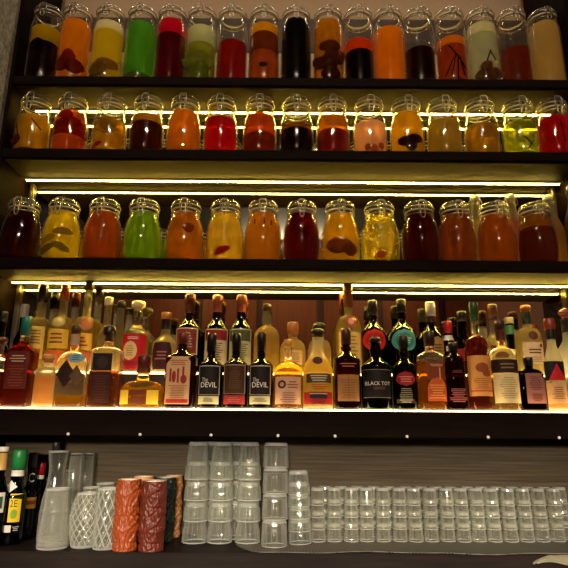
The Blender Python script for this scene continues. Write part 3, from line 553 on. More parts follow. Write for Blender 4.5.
# l, r, top, cap bottom, neck foot, shoulder, neck width, glass, liquid, fill y, cap colour, label, options
FRONT = [
 (-13, 7, 338, 345, 353, 364, 8, 'clear', '8a3a10', 372, '6e3a26', 'clear bottle cut by the left edge of the photo, brown disc stopper', {'cap': 'knob', 'cw': 1.5}),
 (8, 36, 317, 336, 341, 354, 9, 'clear', '8e1c06', 342, '1f6a5c', 'rectangular red-amber bottle with teal foil cap at the left end', {'e': 5, 'dep': .75, 'clear': .35, 'lab': [('rect', 12, 33, 353, 390, '5a1408'), ('lines', 14, 31, 356, 364, 2, 'c8a27c'), ('lines', 14, 31, 366, 388, 5, '8a3a22')]}),
 (36.5, 57, 355, 364, 368, 372, 11, 'pale', 'e8a45c', 376, 'c98a50', 'squat square decanter of pale amber liquid with a wide stopper', {'e': 6, 'dep': .8, 'sh': 'round', 'clear': .35, 'cap': 'knob', 'cw': 1.15, 'lab': [('lines', 42, 56, 380, 398, 6, 'd08a44')]}),
 (57.5, 88, 326, 335, 352, 366, 8.5, 'clear', 'd09018', 396, '4a2a1c', 'clear bottle with two overlapping dark diamonds and a blue patch on it', {'sh': 'round', 'dep': .7, 'e': 2.6, 'foil': [(328, 346, 'b89a7c')], 'lab': [('diamond', 60, 80, 361, 389, '2e130d'), ('diamond', 74, 87, 366, 388, '5e4426'), ('oval', 71, 86, 354, 364, '7ea2b0'), ('lines', 73, 84, 356, 362, 2, '2d5a7a')]}),
 (92, 121.5, 327, 342, 348, 353, 10, 'clear', '9a4410', 372, '1d120e', 'square bottle with a tall black label and black stopper', {'e': 6, 'dep': .75, 'sh': 'round', 'cap': 'knob', 'cw': 1.2, 'lab': [('rect', 96, 115, 355, 372, '1c0f0b'), ('oval', 100, 111, 358, 370, '3a241a', 1), ('rect', 96, 115, 373, 404, '3a150a'), ('lines', 98, 113, 376, 402, 6, '5e2a14')]}),
 (122, 164, 356, 373, 381, 391, 12, 'clear', 'e8a00c', 388, '5a1a14', 'low wide shouldered flask with yellow label patches and a maroon cap', {'e': 3.2, 'dep': .5, 'sh': 'round', 'clear': .45, 'foil': [], 'lab': [('rect', 122, 132, 391, 405, 'e8bc34'), ('rect', 150, 161, 391, 405, 'e8bc34'), ('rect', 132.5, 149.5, 391, 396, '6a2a12'), ('rect', 132.5, 149.5, 398.5, 404, '6a2a12')]}),
 (166, 197, 333, 345, 350, 359, 10, 'brown', '8a2c0e', 352, '6a2018', 'red-brown bottle with a cream label showing red figures', {'e': 4, 'dep': .75, 'clear': .35, 'lab': [('rect', 168.5, 192, 358, 405, 'd9a878'), ('rect', 169.5, 191, 400, 404, 'b02a22', 1), ('rect', 172, 174, 370, 383, '9a2a22', 1), ('oval', 174.5, 178.5, 372, 384, '9a2a22', 1), ('rect', 179.5, 181.5, 370, 384, '9a2a22', 1), ('rect', 184.5, 186.5, 368, 379, '9a2a22', 1), ('oval', 183, 189, 376, 385, '9a2a22', 1), ('lines', 171, 190, 361, 367, 2, 'a8623e'), ('lines', 171, 190, 386, 399, 5, 'a8623e')]}),
 (198.5, 223, 334, 352, 357, 367, 8.5, 'dark', '1c0f0a', 358, '17100d', 'black bottle lettered DEVIL beside the red figures bottle', {'clear': .1, 'lab': [('rect', 200.5, 221, 367, 396, 'b8ae9a'), ('rect', 201.2, 220.3, 368, 395.5, '1d1411', 1), ('text', 'The', 204, 210, 379, 383, 'd8d2c4'), ('text', 'DEVIL', 203, 218.5, 383.5, 388.5, 'f2eee4'), ('rect', 200.5, 220.5, 397, 405, 'c9bd92'), ('lines', 203, 218, 399, 403, 1, '6a5c3c')]}),
 (223.5, 248, 334, 352, 357, 366, 8.5, 'dark', '1c0f0a', 358, '17100d', 'black bottle with a brown label over a dark red band, between the two DEVIL bottles', {'clear': .1, 'lab': [('rect', 225, 246, 366, 395, 'a89478'), ('rect', 225.7, 245.3, 367, 394.5, '4a2a1a', 1), ('lines', 228, 243, 372, 390, 6, '62402a'), ('rect', 225, 246, 396, 405, '9a2a2a'), ('lines', 228, 243, 398, 403, 2, 'c86a5c')]}),
 (249, 273.3, 333, 352, 357, 367, 8.5, 'dark', '1c0f0a', 358, '17100d', 'black bottle lettered DEVIL beside the round amber bottle', {'clear': .1, 'lab': [('rect', 250.5, 271, 367, 396, 'b8ae9a'), ('rect', 251.2, 270.3, 368, 395.5, '1d1411', 1), ('text', 'The', 253.5, 259.5, 379, 383, 'd8d2c4'), ('text', 'DEVIL', 253, 268.5, 383.5, 388.5, 'f2eee4'), ('rect', 250.5, 270.5, 397, 405, 'c9bd92'), ('lines', 253, 268, 399, 403, 1, '6a5c3c')]}),
 (274, 302.5, 340, 347, 361, 374, 8, 'clear', 'e89a20', 366, 'd8a044', 'clear round-shouldered bottle of amber liquid with a pale pink label', {'sh': 'dome', 'clear': .5, 'lab': [('rect', 275.5, 300.5, 378, 405, 'd8a886'), ('oval', 278, 286, 381.5, 390, '4a1f18', 1), ('oval', 280, 284, 383.5, 388, 'c89078', 2), ('lines', 287, 298, 382, 390, 2, '96503c'), ('lines', 280, 297, 393, 404, 3, 'a8604c')]}),
 (303, 332.5, 330, 338, 347, 372, 11, 'pale', 'd8b048', 362, '1e1411', 'clear bell-shaped bottle with black cap and a dark oval seal, red base band', {'sh': 's', 'clear': .55, 'cap': 'knob', 'cw': 1.2, 'lab': [('oval', 312, 322, 358, 366, '4a1f20'), ('rect', 306, 330, 375, 384, '4a3a2a'), ('lines', 308, 328, 376, 383, 2, 'e0d0b0'), ('lines', 310, 326, 385, 391, 2, 'b04434'), ('rect', 304, 331, 393, 405, 'a01c1c'), ('rect', 309, 326, 394.5, 399.5, '2a2226', 1), ('rect', 309, 326, 394.5, 395.3, 'c8c0b8', 2)]}),
 (333, 360, 329, 345, 351, 361, 9, 'brown', '8a3a0c', 358, '4a2416', 'brown bottle with raised lettering and a tan window label', {'bulge': 1, 'clear': .5, 'dep': .9, 'e': 2.6, 'lab': [('lines', 337, 357, 364, 369, 1, 'b4623e'), ('rect', 336.5, 357.5, 376, 402, 'a8743a'), ('rect', 346.6, 347.2, 377, 401, '7a4a22', 1), ('lines', 338, 356, 380, 400, 5, '8a5a2a')]}),
 (361, 391, 338, 343, 356, 368, 10, 'dark', '0e0a08', 360, '120d0c', 'black bottle lettered BLACK TOT in white, in front of the red disc bottle', {'bulge': 1, 'clear': .02, 'lab': [('rect', 362, 388.5, 371, 399, '15100e'), ('rect', 362, 388.5, 371, 371.6, '8a7a66', 1), ('rect', 362, 388.5, 398.4, 399, '8a7a66', 1), ('text', 'BLACK TOT', 363.5, 387.5, 383, 386.6, 'e6dfd2'), ('lines', 370, 383, 388, 391, 1, '8a4a38')]}),
 (392, 417, 336, 349, 357, 369, 8.5, 'green', '1c1a0c', 362, '0f1512', 'dark green bottle with a red oval label, in front of the teal disc bottle', {'bulge': 1, 'clear': .1, 'lab': [('oval', 394, 412, 373, 387, '9a1c22'), ('lines', 396, 410, 377, 384, 2, 'd8827a'), ('lines', 395, 411, 389, 400, 4, '9a8a6a'), ('rect', 394, 411, 400, 404, '3a2a20'), ('lines', 396, 409, 400, 404, 1, 'd0c0a0')]}),
 (417.5, 444, 332, 347, 352, 360, 10, 'clear', 'c4700e', 362, '2a1a12', 'amber bottle with an orange printed tree, beside the dark green bottle', {'e': 3, 'dep': .8, 'sh': 'dome', 'clear': .4, 'lab': [('rect', 424, 443.5, 363, 380, '7a3214'), ('lines', 427, 441, 365, 368, 1, 'd8a070'), ('rect', 436, 437.4, 369, 381, 'd89060', 1), ('half', 424, 443.5, 378, 392, 'c8551c'), ('rect', 424, 443.5, 390, 402, 'c0501c'), ('lines', 425, 442, 385, 400, 4, 'e89a4c')]}),
 (444.5, 465, 343, 351, 355, 363, 8.5, 'brown', '6a0f0a', 360, '1a0f0e', 'small dark red bottle with a pale outlined scene at its foot', {'e': 3, 'dep': .8, 'sh': 'round', 'clear': .25, 'lab': [('lines', 447, 463, 371, 374, 2, '8a3c34'), ('lines', 446, 464, 389, 403, 5, 'b4605a')]}),
 (465.5, 488.5, 303, 316, 336, 350, 8, 'clear', '8a2a0a', 340, '2c4a22', 'tall bottle with a green foil neck and an orange-cream label', {'sh': 'round', 'clear': .4, 'foil': [(309, 321, '2c4a22')], 'lab': [('rect', 465.8, 488, 357, 397, 'e09a4e'), ('oval', 471, 484, 364, 374, '9a4a1c', 1), ('oval', 477, 486, 371, 378, '9a4a1c', 1), ('lines', 468, 486, 379, 390, 4, 'b86c2c'), ('rect', 466.5, 487.3, 391, 392.6, 'd0502c', 1)]}),
 (489, 516.5, 321, 331, 348, 361, 9, 'clear', 'd8a860', 363, '3a1c14', 'clear bottle with a dark brown band above a long cream label', {'sh': 'round', 'clear': .5, 'foil': [(326, 341, '5a2a1c')], 'lab': [('rect', 489.5, 514, 361, 374, '2a130e'), ('lines', 494, 510, 364, 371, 1, '8a6a50'), ('rect', 490, 514, 374.6, 404, 'e8cf96'), ('lines', 493, 511, 378, 400, 6, 'c0a066')]}),
 (517, 543, 358, 366, 369, 376, 8.5, 'dark', '240c08', 372, '1a1211', 'flat dark brown flask with a dusty pink label', {'e': 5, 'dep': .5, 'sh': 'round', 'clear': .1, 'lab': [('rect', 523, 542.5, 374, 404, '9a6256'), ('lines', 525, 540.5, 377, 391, 5, '6e3a34'), ('lines', 527, 539, 394, 402, 3, '5a1a18')]}),
 (544, 563, 319, 337, 346, 362, 8.5, 'pale', 'e0a050', 385, '8a3418', 'clear bottle with a black label bearing a red triangle', {'Y': .034, 'dep': .6, 'sh': 'slope', 'clear': .5, 'foil': [(326, 340, '16110f')], 'cap': 'knob', 'cw': 1.25, 'lab': [('rect', 543, 562.5, 362, 381, '1a1312'), ('tri', 545, 562, 364, 381, 'c81c24', 1), ('rect', 543.5, 562, 384, 404, 'd8a46c'), ('lines', 546, 560, 387, 400, 4, 'a06a3c')]}),
 (558, 584, 309, 320, 338, 354, 11, 'pale', 'd8b060', 392, '7a2416', 'clear bottle with a big red-brown knob stopper cut by the right edge', {'Y': .074, 'dep': .6, 'sh': 's', 'clear': .55, 'foil': [(319, 333, '1a1412')], 'cap': 'ball', 'cw': 1.3, 'lab': [('text', 'RTR', 559, 576, 395, 402, 'b01c1c')]}),
]
for sp in FRONT: make_bottle(sp, .048, Zs[3], group=FG, ybase=405)
BACK = [
 (-8, 8, 312, 322, 336, 350, 7, 'dark', '200c08', 345, '17110e', 'dark rear bottle at the far left beside the metal upright', {}),
 (14, 28.5, 305, 318, 330, 342, 7, 'dark', '180c08', 340, 'a8a098', 'dark rear bottle with a silver cap behind the teal capped bottle', {}),
 (29, 49, 286, 303, 318, 330, 9, 'pale', 'd8b848', 318, '1c1411', 'tall clear rear bottle with a black cap and script label, left end', {'sh': 'round', 'clear': .55, 'lab': [('rect', 31, 47.5, 328, 360, 'dcb850'), ('lines', 33, 45, 331, 346, 3, '8a5a22'), ('rect', 32, 46, 350, 358, 'c0501c', 1)]}),
 (49.5, 73, 286, 301, 317, 330, 8, 'pale', 'e0b840', 316, 'a8521c', 'tall clear rear bottle with a rust cap and yellow label above the diamond bottle', {'sh': 'round', 'clear': .55, 'lab': [('oval', 55, 68, 319, 329, 'b0a060'), ('rect', 51, 71.5, 331, 350, 'dcae34'), ('lines', 53, 69, 334, 346, 2, '7a3e1a'), ('rect', 51, 71.5, 352, 366, 'd8641c')]}),
 (73.5, 97.5, 281, 291, 317, 330, 8, 'pale', 'e0b84c', 317, '3a2a1e', 'tall clear rear bottle with a long bare neck, left of the pale capped bottle', {'sh': 'round', 'clear': .55, 'lab': [('oval', 84, 95, 320, 332, 'b46a38'), ('rect', 76, 95.5, 335, 352, 'd8a440'), ('lines', 78, 93, 338, 349, 2, '7a3e1a'), ('rect', 76, 95.5, 354, 366, 'c85424')]}),
 (98, 114, 298, 306, 324, 338, 7.5, 'pale', 'd8c070', 320, 'd8c8a0', 'clear rear bottle with a pale cap behind the square black label bottle', {'sh': 's', 'clear': .6}),
 (114.5, 123, 302, 309, 322, 332, 7, 'pale', 'd0b860', 326, '1a1412', 'slim clear rear bottle with a black cap left of the red label bottle', {'sh': 'round', 'clear': .6}),
 (123.5, 149, 302, 311, 324, 336, 8, 'clear', 'e8d8a8', 327, 'd8c8a8', 'clear rear bottle with a red label, cream disc and glass stopper', {'sh': 's', 'clear': .6, 'cap': 'knob', 'cw': 1.7, 'lab': [('rect', 124, 148, 336, 371, 'b4141e'), ('oval', 127, 141, 343, 362, 'dcb87c', 1), ('lines', 129, 139, 347, 358, 3, 'a08048'), ('lines', 128, 144, 338.5, 341.5, 1, 'e8c8b0'), ('lines', 127, 145, 363, 367, 1, '6a1a24')]}),
 (153, 177, 313, 320, 334, 345, 9.5, 'pale', 'e0cc90', 338, 'b8743c', 'clear rear bottle with a black neck and a maroon pouch-shaped label', {'sh': 's', 'clear': .6, 'foil': [(320, 330, '181110')], 'lab': [('pouch', 154.5, 174, 344, 371, '3a1014'), ('lines', 158, 171, 352, 362, 2, '9a6a60')]}),
 (176, 201, 295, 306, 319, 330, 9.5, 'dark', '1a0d0a', 322, '5a2418', 'tall dark rear bottle with a brown capsule behind the red figures bottle', {'sh': 's', 'clear': .05, 'foil': [(300, 314, '6a2a18')], 'lab': [('rect', 177.5, 199, 330, 356, 'd8b890'), ('rect', 178.3, 198, 331, 355, '7a3028', 1), ('lines', 181, 195, 334, 350, 4, 'c89a78')]}),
 (204.5, 228.5, 296, 305, 319, 331, 9.5, 'dark', '1a0d0a', 322, 'a8603c', 'tall dark rear bottle with a copper capsule and a red-topped label', {'sh': 's', 'clear': .05, 'foil': [(300, 313, '9a4a2c')], 'lab': [('rect', 206, 228, 331, 366, 'cdb48a'), ('rect', 206.6, 227.4, 332, 342, '8a1a20', 1), ('lines', 209, 225, 344, 362, 5, '6a4a2c')]}),
 (229, 252.5, 296, 305, 319, 331, 9.5, 'dark', '1a0d0a', 322, 'a8582c', 'tall dark rear bottle with an orange capsule and an olive label', {'sh': 's', 'clear': .05, 'foil': [(300, 313, '9a4424')], 'lab': [('rect', 230, 251.5, 331, 366, 'b8b07c'), ('rect', 230.8, 250.7, 332, 343, '4a5030', 1), ('lines', 233, 249, 345, 362, 5, '5a4a2c')]}),
 (254, 279.5, 305, 312, 326, 340, 8, 'pale', 'e6bc50', 332, '4a2416', 'pale yellow rear bottle with a brown cap and swelling neck', {'sh': 'dome', 'bulge': 1, 'clear': .5}),
 (280, 305.5, 323, 335, 340, 352, 10.5, 'pale', 'e8c26a', 346, 'b8763a', 'stubby clear rear bottle with a thick cork', {'sh': 'round', 'clear': .5, 'lab': [('rect', 284, 302, 352, 366, 'e4c070'), ('lines', 286, 300, 354, 364, 3, 'a8803c')]}),
 (308, 331, 324, 334, 340, 350, 10, 'pale', 'd8b868', 346, '17110f', 'clear rear bottle with a black cap behind the bell-shaped bottle', {'sh': 'round', 'clear': .5, 'cap': 'knob', 'cw': 1.25}),
 (336, 361, 284, 308, 316, 330, 8.5, 'pale', 'e0c068', 312, '7a3a1c', 'tallest rear bottle with a long brown capsule and a red seal', {'Y': .13, 'sh': 'round', 'clear': .55, 'lab': [('oval', 345, 355, 318, 329, 'b8402c'), ('oval', 347, 353, 320, 327, 'e0a080', 1), ('rect', 338, 359, 334, 362, 'e0b45c'), ('lines', 340, 357, 337, 358, 4, 'a8702c')]}),
 (361, 386, 301, 313, 321, 334, 8.5, 'dark', '140c0a', 325, '16100e', 'dark rear bottle with a bright red disc label', {'sh': 's', 'clear': .05, 'foil': [(305, 316, '1a1210')], 'lab': [('oval', 361.8, 384.2, 331, 353, 'd8261c'), ('oval', 364.5, 381.5, 334, 350, 'ae1a14', 1), ('lines', 366, 380, 339, 346, 2, 'e87a60')]}),
 (389.5, 415.5, 300, 313, 321, 334, 8.5, 'dark', '140c0a', 325, '1d1512', 'dark rear bottle with a teal disc label', {'sh': 's', 'clear': .05, 'foil': [(304, 313, 'b8a888')], 'lab': [('oval', 390.4, 414, 331, 353.5, '4c9a90'), ('oval', 393.5, 411, 334.5, 350.5, '35746e', 1), ('lines', 396, 409, 339, 346, 2, '9ad0c4')]}),
 (421, 443, 303, 317, 325, 338, 9, 'dark', '4a2408', 330, 'd0c4b0', 'brown rear bottle with a pale foil cap and a gold label', {'sh': 's', 'clear': .2, 'foil': [(310, 323, '2a1a12')], 'lab': [('oval', 427, 443, 338, 360, '9a7438'), ('lines', 430, 441, 345, 354, 2, '5a3a18')]}),
 (443.5, 454.5, 322, 334, 338, 346, 8, 'dark', '4a0c0a', 345, 'b81c20', 'small rear bottle with a bright red cap', {'sh': 'round', 'clear': .1, 'foil': [(336, 341, 'd8d0c0')], 'lab': [('rect', 445, 457, 347, 352, 'c8c0b0')]}),
 (455, 472, 312, 322, 332, 345, 8.5, 'dark', '120c08', 338, '1a1512', 'dark rear bottle with a black cap left of the green foil neck', {'sh': 's', 'clear': .05, 'lab': [('rect', 455, 469, 350, 362, '8a1a1c')]}),
 (484, 506, 305, 317, 332, 345, 8.5, 'pale', 'e4d49a', 338, '4a2014', 'clear rear bottle with a brown cap and a cream neck band', {'sh': 's', 'clear': .6, 'foil': [(309, 313, 'e4d4a8'), (314, 321, '3a1c18')], 'lab': [('rect', 487, 506, 347, 362, '8a2a20')]}),
 (507.5, 515, 318, 324, 336, 348, 8, 'green', 'b8c080', 345, 'd8c080', 'rear bottle with a green neck label and yellow cap', {'sh': 's', 'clear': .4, 'foil': [(326, 335, '4f8a4c')], 'lab': [('rect', 502, 514, 350, 366, 'e0c878')]}),
 (516, 541, 306, 315, 328, 341, 9, 'pale', 'e0c878', 333, '8a4a24', 'large clear rear bottle with a cork, dark green neck and dotted white label', {'sh': 'round', 'clear': .55, 'foil': [(313, 325, '23301c')], 'cap': 'knob', 'lab': [('oval', 524, 533, 333, 342, '5a3226'), ('rect', 518.5, 539, 344, 366, 'd8b890'), ('oval', 534, 537.5, 345, 349, '4a2a20', 1), ('lines', 521, 537, 350, 356, 1, '3a2a24'), ('lines', 521, 537, 358, 364, 2, 'a88a60')]}),
]
for sp in BACK: make_bottle(sp, .146, RZ, group=BG, ybase=373)

# bottles standing behind the bulbous jars at the right end of the third shelf
def swing(px, ytop, w, liqc, label, Y=.16):
    z = Zs[2]; p = at(px, 225, Y); s = mpp(p); R = w/2*s; H = at(px, ytop, Y).z-z; rn = R*.38
    P = [(R*.92, R*.92, 0, 2), (R, R, .006, 2), (R, R, H*.5, 2), (R*.93, R*.93, H*.58, 2), (R*.72, R*.72, H*.66, 2), (rn*1.2, rn*1.2, H*.75, 2), (rn, rn, H*.82, 2), (rn, rn, H*.93, 2)]
    t = thing('swing_top_bottle', (p.x, Y, z+.0006), label, 'bottle', 'swing-top bottles behind the bulbous jars')
    bm = bmesh.new(); lathe(bm, P, 32); link('glass_body', bm, G['pale'], t)
    bm = bmesh.new(); lathe(bm, clip_prof(P, .006, H*.64, .003), 28); link('liquid', bm, liquid(liqc, .35, .2), t)
    bm = bmesh.new(); lathe(bm, [(rn*.9, H*.932), (rn*1.1, H*.95), (rn*1.1, H*.98), (rn*.7, H)], 20); link('stopper', bm, solid('d8d0c0', .3), t)
    bm = bmesh.new(); tube(bm, circ(rn+.0015, H*.86, 20), .001, 5, True); tube(bm, [(-rn*1.3, 0, H*.86), (-rn*1.5, -.004, H*.9), (-rn*1.15, 0, H*.965), (rn*1.15, 0, H*.965), (rn*1.5, -.004, H*.9), (rn*1.3, 0, H*.86)], .001, 5); link('wire_bail', bm, WIRE, t)
swing(477, 196, 23, 'e0b040', 'pale gold swing-top bottle peeking between the rust and orange brown jars')
swing(513, 195, 24, 'd8604a', 'pink-red swing-top bottle behind the two rightmost bulbous jars')
swing(551, 196, 24, 'c88a30', 'amber swing-top bottle behind the right side of the amber-topped jar')
swing(575, 186, 19, '5a0c08', 'dark red swing-top bottle cut by the right edge of the photo', .07)

# ------------------------------------------------------------------ glasses on the counter
TUM = glass('fcfdfa', .8, 2.8, .045, .05, .55, (7, 0, .1, .16))  # vertical haze lines painted in for highlights along the flutes
RIM = glass('f6f8f2', .5, 1.5, .4, .1, .6)  # base and rim whitened to imitate light caught in thick glass
SHOT = glass('fcfcf8', .9, 3.0, .05, .06, .55)
CUT = glass('fbfbf6', .7, 2.4, .10, .08, .55)
DIA = glass('fbfbf6', .6, 2.4, .06, .08, .55, (7, 120, .18, .32))
FEA = glass('fbfbf6', .6, 2.4, .06, .08, .55, (5, 70, .2, .32))
FROST = glass('d8d8cc', .6, 1.5, .22, .2)
def cup_mesh(name, prof_out, th, n, mat, flute=None, floor=.01):
    """hollow vessel, open end at the top of the profile"""
    bm = bmesh.new(); inn = [(max(r-th, .002), max(z, floor)) for r, z in prof_out][::-1]
    seen = []
    for q in inn:
        if not seen or abs(seen[-1][1]-q[1]) > 1e-6 or abs(seen[-1][0]-q[0]) > 1e-6: seen.append(q)
    lathe(bm, prof_out+seen, n, True, True, flute)
    bmesh.ops.recalc_face_normals(bm, faces=bm.faces[:])
    for f in bm.faces: f.smooth = flute is None or n > 30
    h = max(z for r, z in prof_out); me = bpy.data.meshes.new(name)
    for f in bm.faces:
        z = f.calc_center_median().z
        if z < floor*.75 or z > h-max(.0022, h*.03): f.material_index = 1
    bm.to_mesh(me); bm.free(); me.materials.append(mat); me.materials.append(RIM); return me
CLEARV = glass('fbfbf6', .75, 2.4, .03, .06, .55)
CARAFE = glass('fbfbf6', .7, 2.2, .09, .1, .55, (16, 210, .14, .16))
HT, PT = .103, .055
tum_me = cup_mesh('tumbler', [(.0245, 0), (.0265, .003), (.0275, .01), (.0318, HT*.62), (.0342, HT*.66), (.036, HT*.97), (.0355, HT)], .0026, 60, TUM, (12, .06), .012)
heavy_me = cup_mesh('heavy_tumbler', [(.029, 0), (.0325, .003), (.034, .008), (.0355, .04), (.036, .0645), (.0355, .0665)], .003, 56, TUM, (14, .05), .014)
low_me = cup_mesh('low_glass', [(.024, 0), (.027, .003), (.0285, .01), (.0325, .045), (.0335, .062), (.033, .064)], .0026, 40, TUM, (10, .035), .01)
HS, PS = .047, .0318
shot_me = cup_mesh('shot_glass', [(.0165, 0), (.0178, .002), (.0186, .008), (.0218, HS-.002), (.0215, HS)], .0022, 24, SHOT, (8, .03), .008)
def up_down(me, name, x, y, z, h, label, cat, group, tilt=0, az=0):
    o = bpy.data.objects.new(name, me); COL.objects.link(o)
    m = Matrix.Translation((x, y, z)) @ Matrix.Rotation(az, 4, 'Z') @ Matrix.Rotation(tilt, 4, 'Y') @ Matrix.Translation((0, 0, h)) @ Matrix.Rotation(pi, 4, 'X')
    o.matrix_world = m; return tag(o, label, cat, group)
ORD = ['bottom', 'second from bottom', 'third from bottom', 'top', 'fifth from bottom']
MT = ZC+.0042
cols = [(192.5, 546, 4, 'first'), (218.5, 546, 4, 'second'), (246.5, 546, 4, 'third')]
for px, by, n, nm in cols:
    p = onz(px, by, ZC); 
    for k in range(n):
        up_down(tum_me, 'highball_glass', p.x+random.uniform(-.0015, .0015), p.y+.035, MT+k*PT, HT, 'upturned fluted tall glass, %s in the %s tall stack right of the mugs' % (ORD[k], nm), 'glass', 'tall glasses stacked upside down', 0, random.uniform(0, 1))
for px, nm in ((205.5, 'first'), (232.5, 'second')):
    p = onz(px, 546, ZC)
    for k in range(4):
        up_down(tum_me, 'highball_glass', p.x, p.y+.1, MT+k*PT, HT, 'upturned tall glass, %s in the %s rear stack behind the tall front stacks' % (ORD[k], nm), 'glass', 'tall glasses stacked upside down', 0, random.uniform(0, 1))
p = onz(274, 550, ZC)
for k in range(4):
    up_down(heavy_me, 'rocks_glass', p.x+.0008*k, p.y+.036, MT+k*.0671, .0665, 'upturned straight ribbed glass, %s in the stack left of the low glasses' % ORD[k], 'glass', 'ribbed glasses in one stack', 0, k*.4)
p = onz(300, 547, ZC); OL = ['bottom', 'second from bottom', 'middle', 'second from top', 'top']
for k in range(5):
    up_down(low_me, 'low_glass', p.x+.002-.00112*k, p.y+.035, MT+k*.032, .064, 'upturned low glass, %s of the leaning stack beside the shot glasses' % OL[k], 'glass', 'low glasses in one leaning stack', -.035, 0)
fc = [319, 335, 352, 368.5, 385, 402, 418, 434, 450.5, 466.5, 482, 498, 514.5, 530.5, 546.5, 562.5]
num = ['first', 'second', 'third', 'fourth', 'fifth', 'sixth', 'seventh', 'eighth', 'ninth', 'tenth', 'eleventh', 'twelfth', 'thirteenth', 'fourteenth', 'fifteenth', 'sixteenth']
for row, (by, dx) in enumerate(((544, 0), (None, .5))):
    for i, px in enumerate(fc):
        p = onz(px, 544, ZC); x = p.x+random.uniform(-.0009, .0009); y = p.y+.022+row*.0455+random.uniform(-.002, .002)
        if row: x = (p.x+.021)*1.02
        if x > XR-.026: continue
        lean = random.uniform(-.03, .03)
        for k in range(4):
            tl = lean if k < 3 else lean+random.uniform(-.03, .03)
            up_down(shot_me, 'shot_glass', x+lean*k*PS, y, MT+k*PS+(.001 if k == 3 else 0), HS, 'small upturned clear shot glass, %s in the %s %s stack from the left' % (ORD[k], num[i], 'rear' if row else 'front'), 'glass', 'shot glasses stacked in rows on the bar mat', tl, random.uniform(0, 3))
# --- left group
def vessel(name, px, by, prof, th, mat, label, cat, n=48, flute=None, floor=.008, inv=False, dy=0, Yc=None, group=None):
    me = cup_mesh(name, prof, th, n, mat, flute, floor); R = max(r for r, z in prof); p = onz(px, by, ZC)
    h = max(z for r, z in prof)
    if Yc: p = Vector((at(px, 520, Yc).x, Yc-R, 0))
    if inv: return up_down(me, name, p.x, p.y+R+dy, ZC+.0006, h, label, cat, group)
    o = bpy.data.objects.new(name, me); COL.objects.link(o); o.location = (p.x, p.y+R+dy, ZC+.0006); return tag(o, label, cat, group)
def diamond_cut(o, a, d, z0, z1):
    for v in o.data.vertices:
        if z0 < v.co.z < z1:
            r = sqrt(v.co.x**2+v.co.y**2); th = math.atan2(v.co.y, v.co.x)
            k = max(abs(sin(th*a+v.co.z*d)), 0)*max(abs(sin(th*a-v.co.z*d)), 0)
            v.co.x *= 1+.05*k-.025; v.co.y *= 1+.05*k-.025
S = 1.49/568
def prof_px(rows, yb, px=77):
    p = onz(px, yb, ZC); R = rows[0][0]/2*S
    return [(w/2*S, max(0, at(px, y, p.y+R).z-at(px, yb, p.y+R).z)) for w, y in rows]
dense = lambda P, n=40: [(lambda z: (next(a[0]+(b[0]-a[0])*((z-a[1])/(b[1]-a[1]) if b[1] > a[1] else 0) for a, b in zip(P, P[1:]) if a[1] <= z <= b[1]+1e-9), z))(P[0][1]+(P[-1][1]-P[0][1])*i/n) for i in range(n+1)]
vessel('carafe', 52, 541, dense(prof_px([(27, 548), (28, 545), (28, 520), (25, 505), (19.5, 492), (17, 480), (17, 474), (18.5, 466), (21.5, 456), (22, 454)], 548), 48), .0022, CLEARV, 'clear carafe with a flared rim rising behind the speckled glass', 'carafe', 40, Yc=.142)
vessel('etched_glass', 46, 551, dense(prof_px([(30, 551), (31, 548), (28.5, 532), (25.5, 516), (26.5, 514.5), (26.5, 513), (24.8, 512), (24, 500), (23.5, 491)], 551), 60), .0022, CARAFE, 'speckled clear glass with a ridge line, widening to its base, right of the green bottles', 'glass', 40)
o = vessel('mixing_glass', 77.5, 550, dense(prof_px([(23, 550), (25, 548), (30, 535), (31.5, 522), (29, 508), (22, 498), (19, 495)], 550), 60), .0025, DIA, 'barrel-shaped cut glass with a diamond pattern beside the carafe', 'glass', 96)
diamond_cut(o, 7, 160, .008, .13)
o = vessel('mixing_glass', 101, 551, dense(prof_px([(24, 551), (25.5, 549), (25, 520), (23.5, 496), (23, 490)], 551), 60), .0025, FEA, 'straight cut glass with a feathered pattern beside the orange mug', 'glass', 96)
diamond_cut(o, 5, 90, .008, .14)
for px, yt, w, Yc, l in ((70.5, 453, 14.5, .18, 'tall clear glass standing upside down right behind the carafe rim'), (82, 453, 15, .235, 'tall clear glass standing upside down behind the diamond cut glass'), (66.5, 470, 12, .238, 'shorter clear glass tucked behind the carafe neck')):
    q = at(px, yt, Yc); h = q.z-ZC; S2 = mpp(Vector((q.x, Yc, ZC+.1)))
    vessel('highball_glass', px, 540, [(w*.42*S2, 0), (w*.45*S2, .004), (w*.5*S2, h-.003), (w*.49*S2, h)], .0022, TUM, l, 'glass', 44, (12, .03), .01, True, 0, Yc)
for px, yt, w, Yc, l in ((89, 487, 17, .168, 'clear glass with rolled rim behind the gap between the two cut glasses'), (103, 483, 18, .21, 'clear glass with rolled rim behind the straight cut glass')):
    q = at(px, yt, Yc); h = q.z-ZC; S2 = mpp(Vector((q.x, Yc, ZC+.1)))
    vessel('rocks_glass', px, 539, [(w*.42*S2, 0), (w*.48*S2, .004), (w*.5*S2, h-.012), (w*.47*S2, h-.007), (w*.5*S2, h-.003), (w*.49*S2, h)], .0024, TUM, l, 'glass', 40, None, .01, False, 0, Yc)
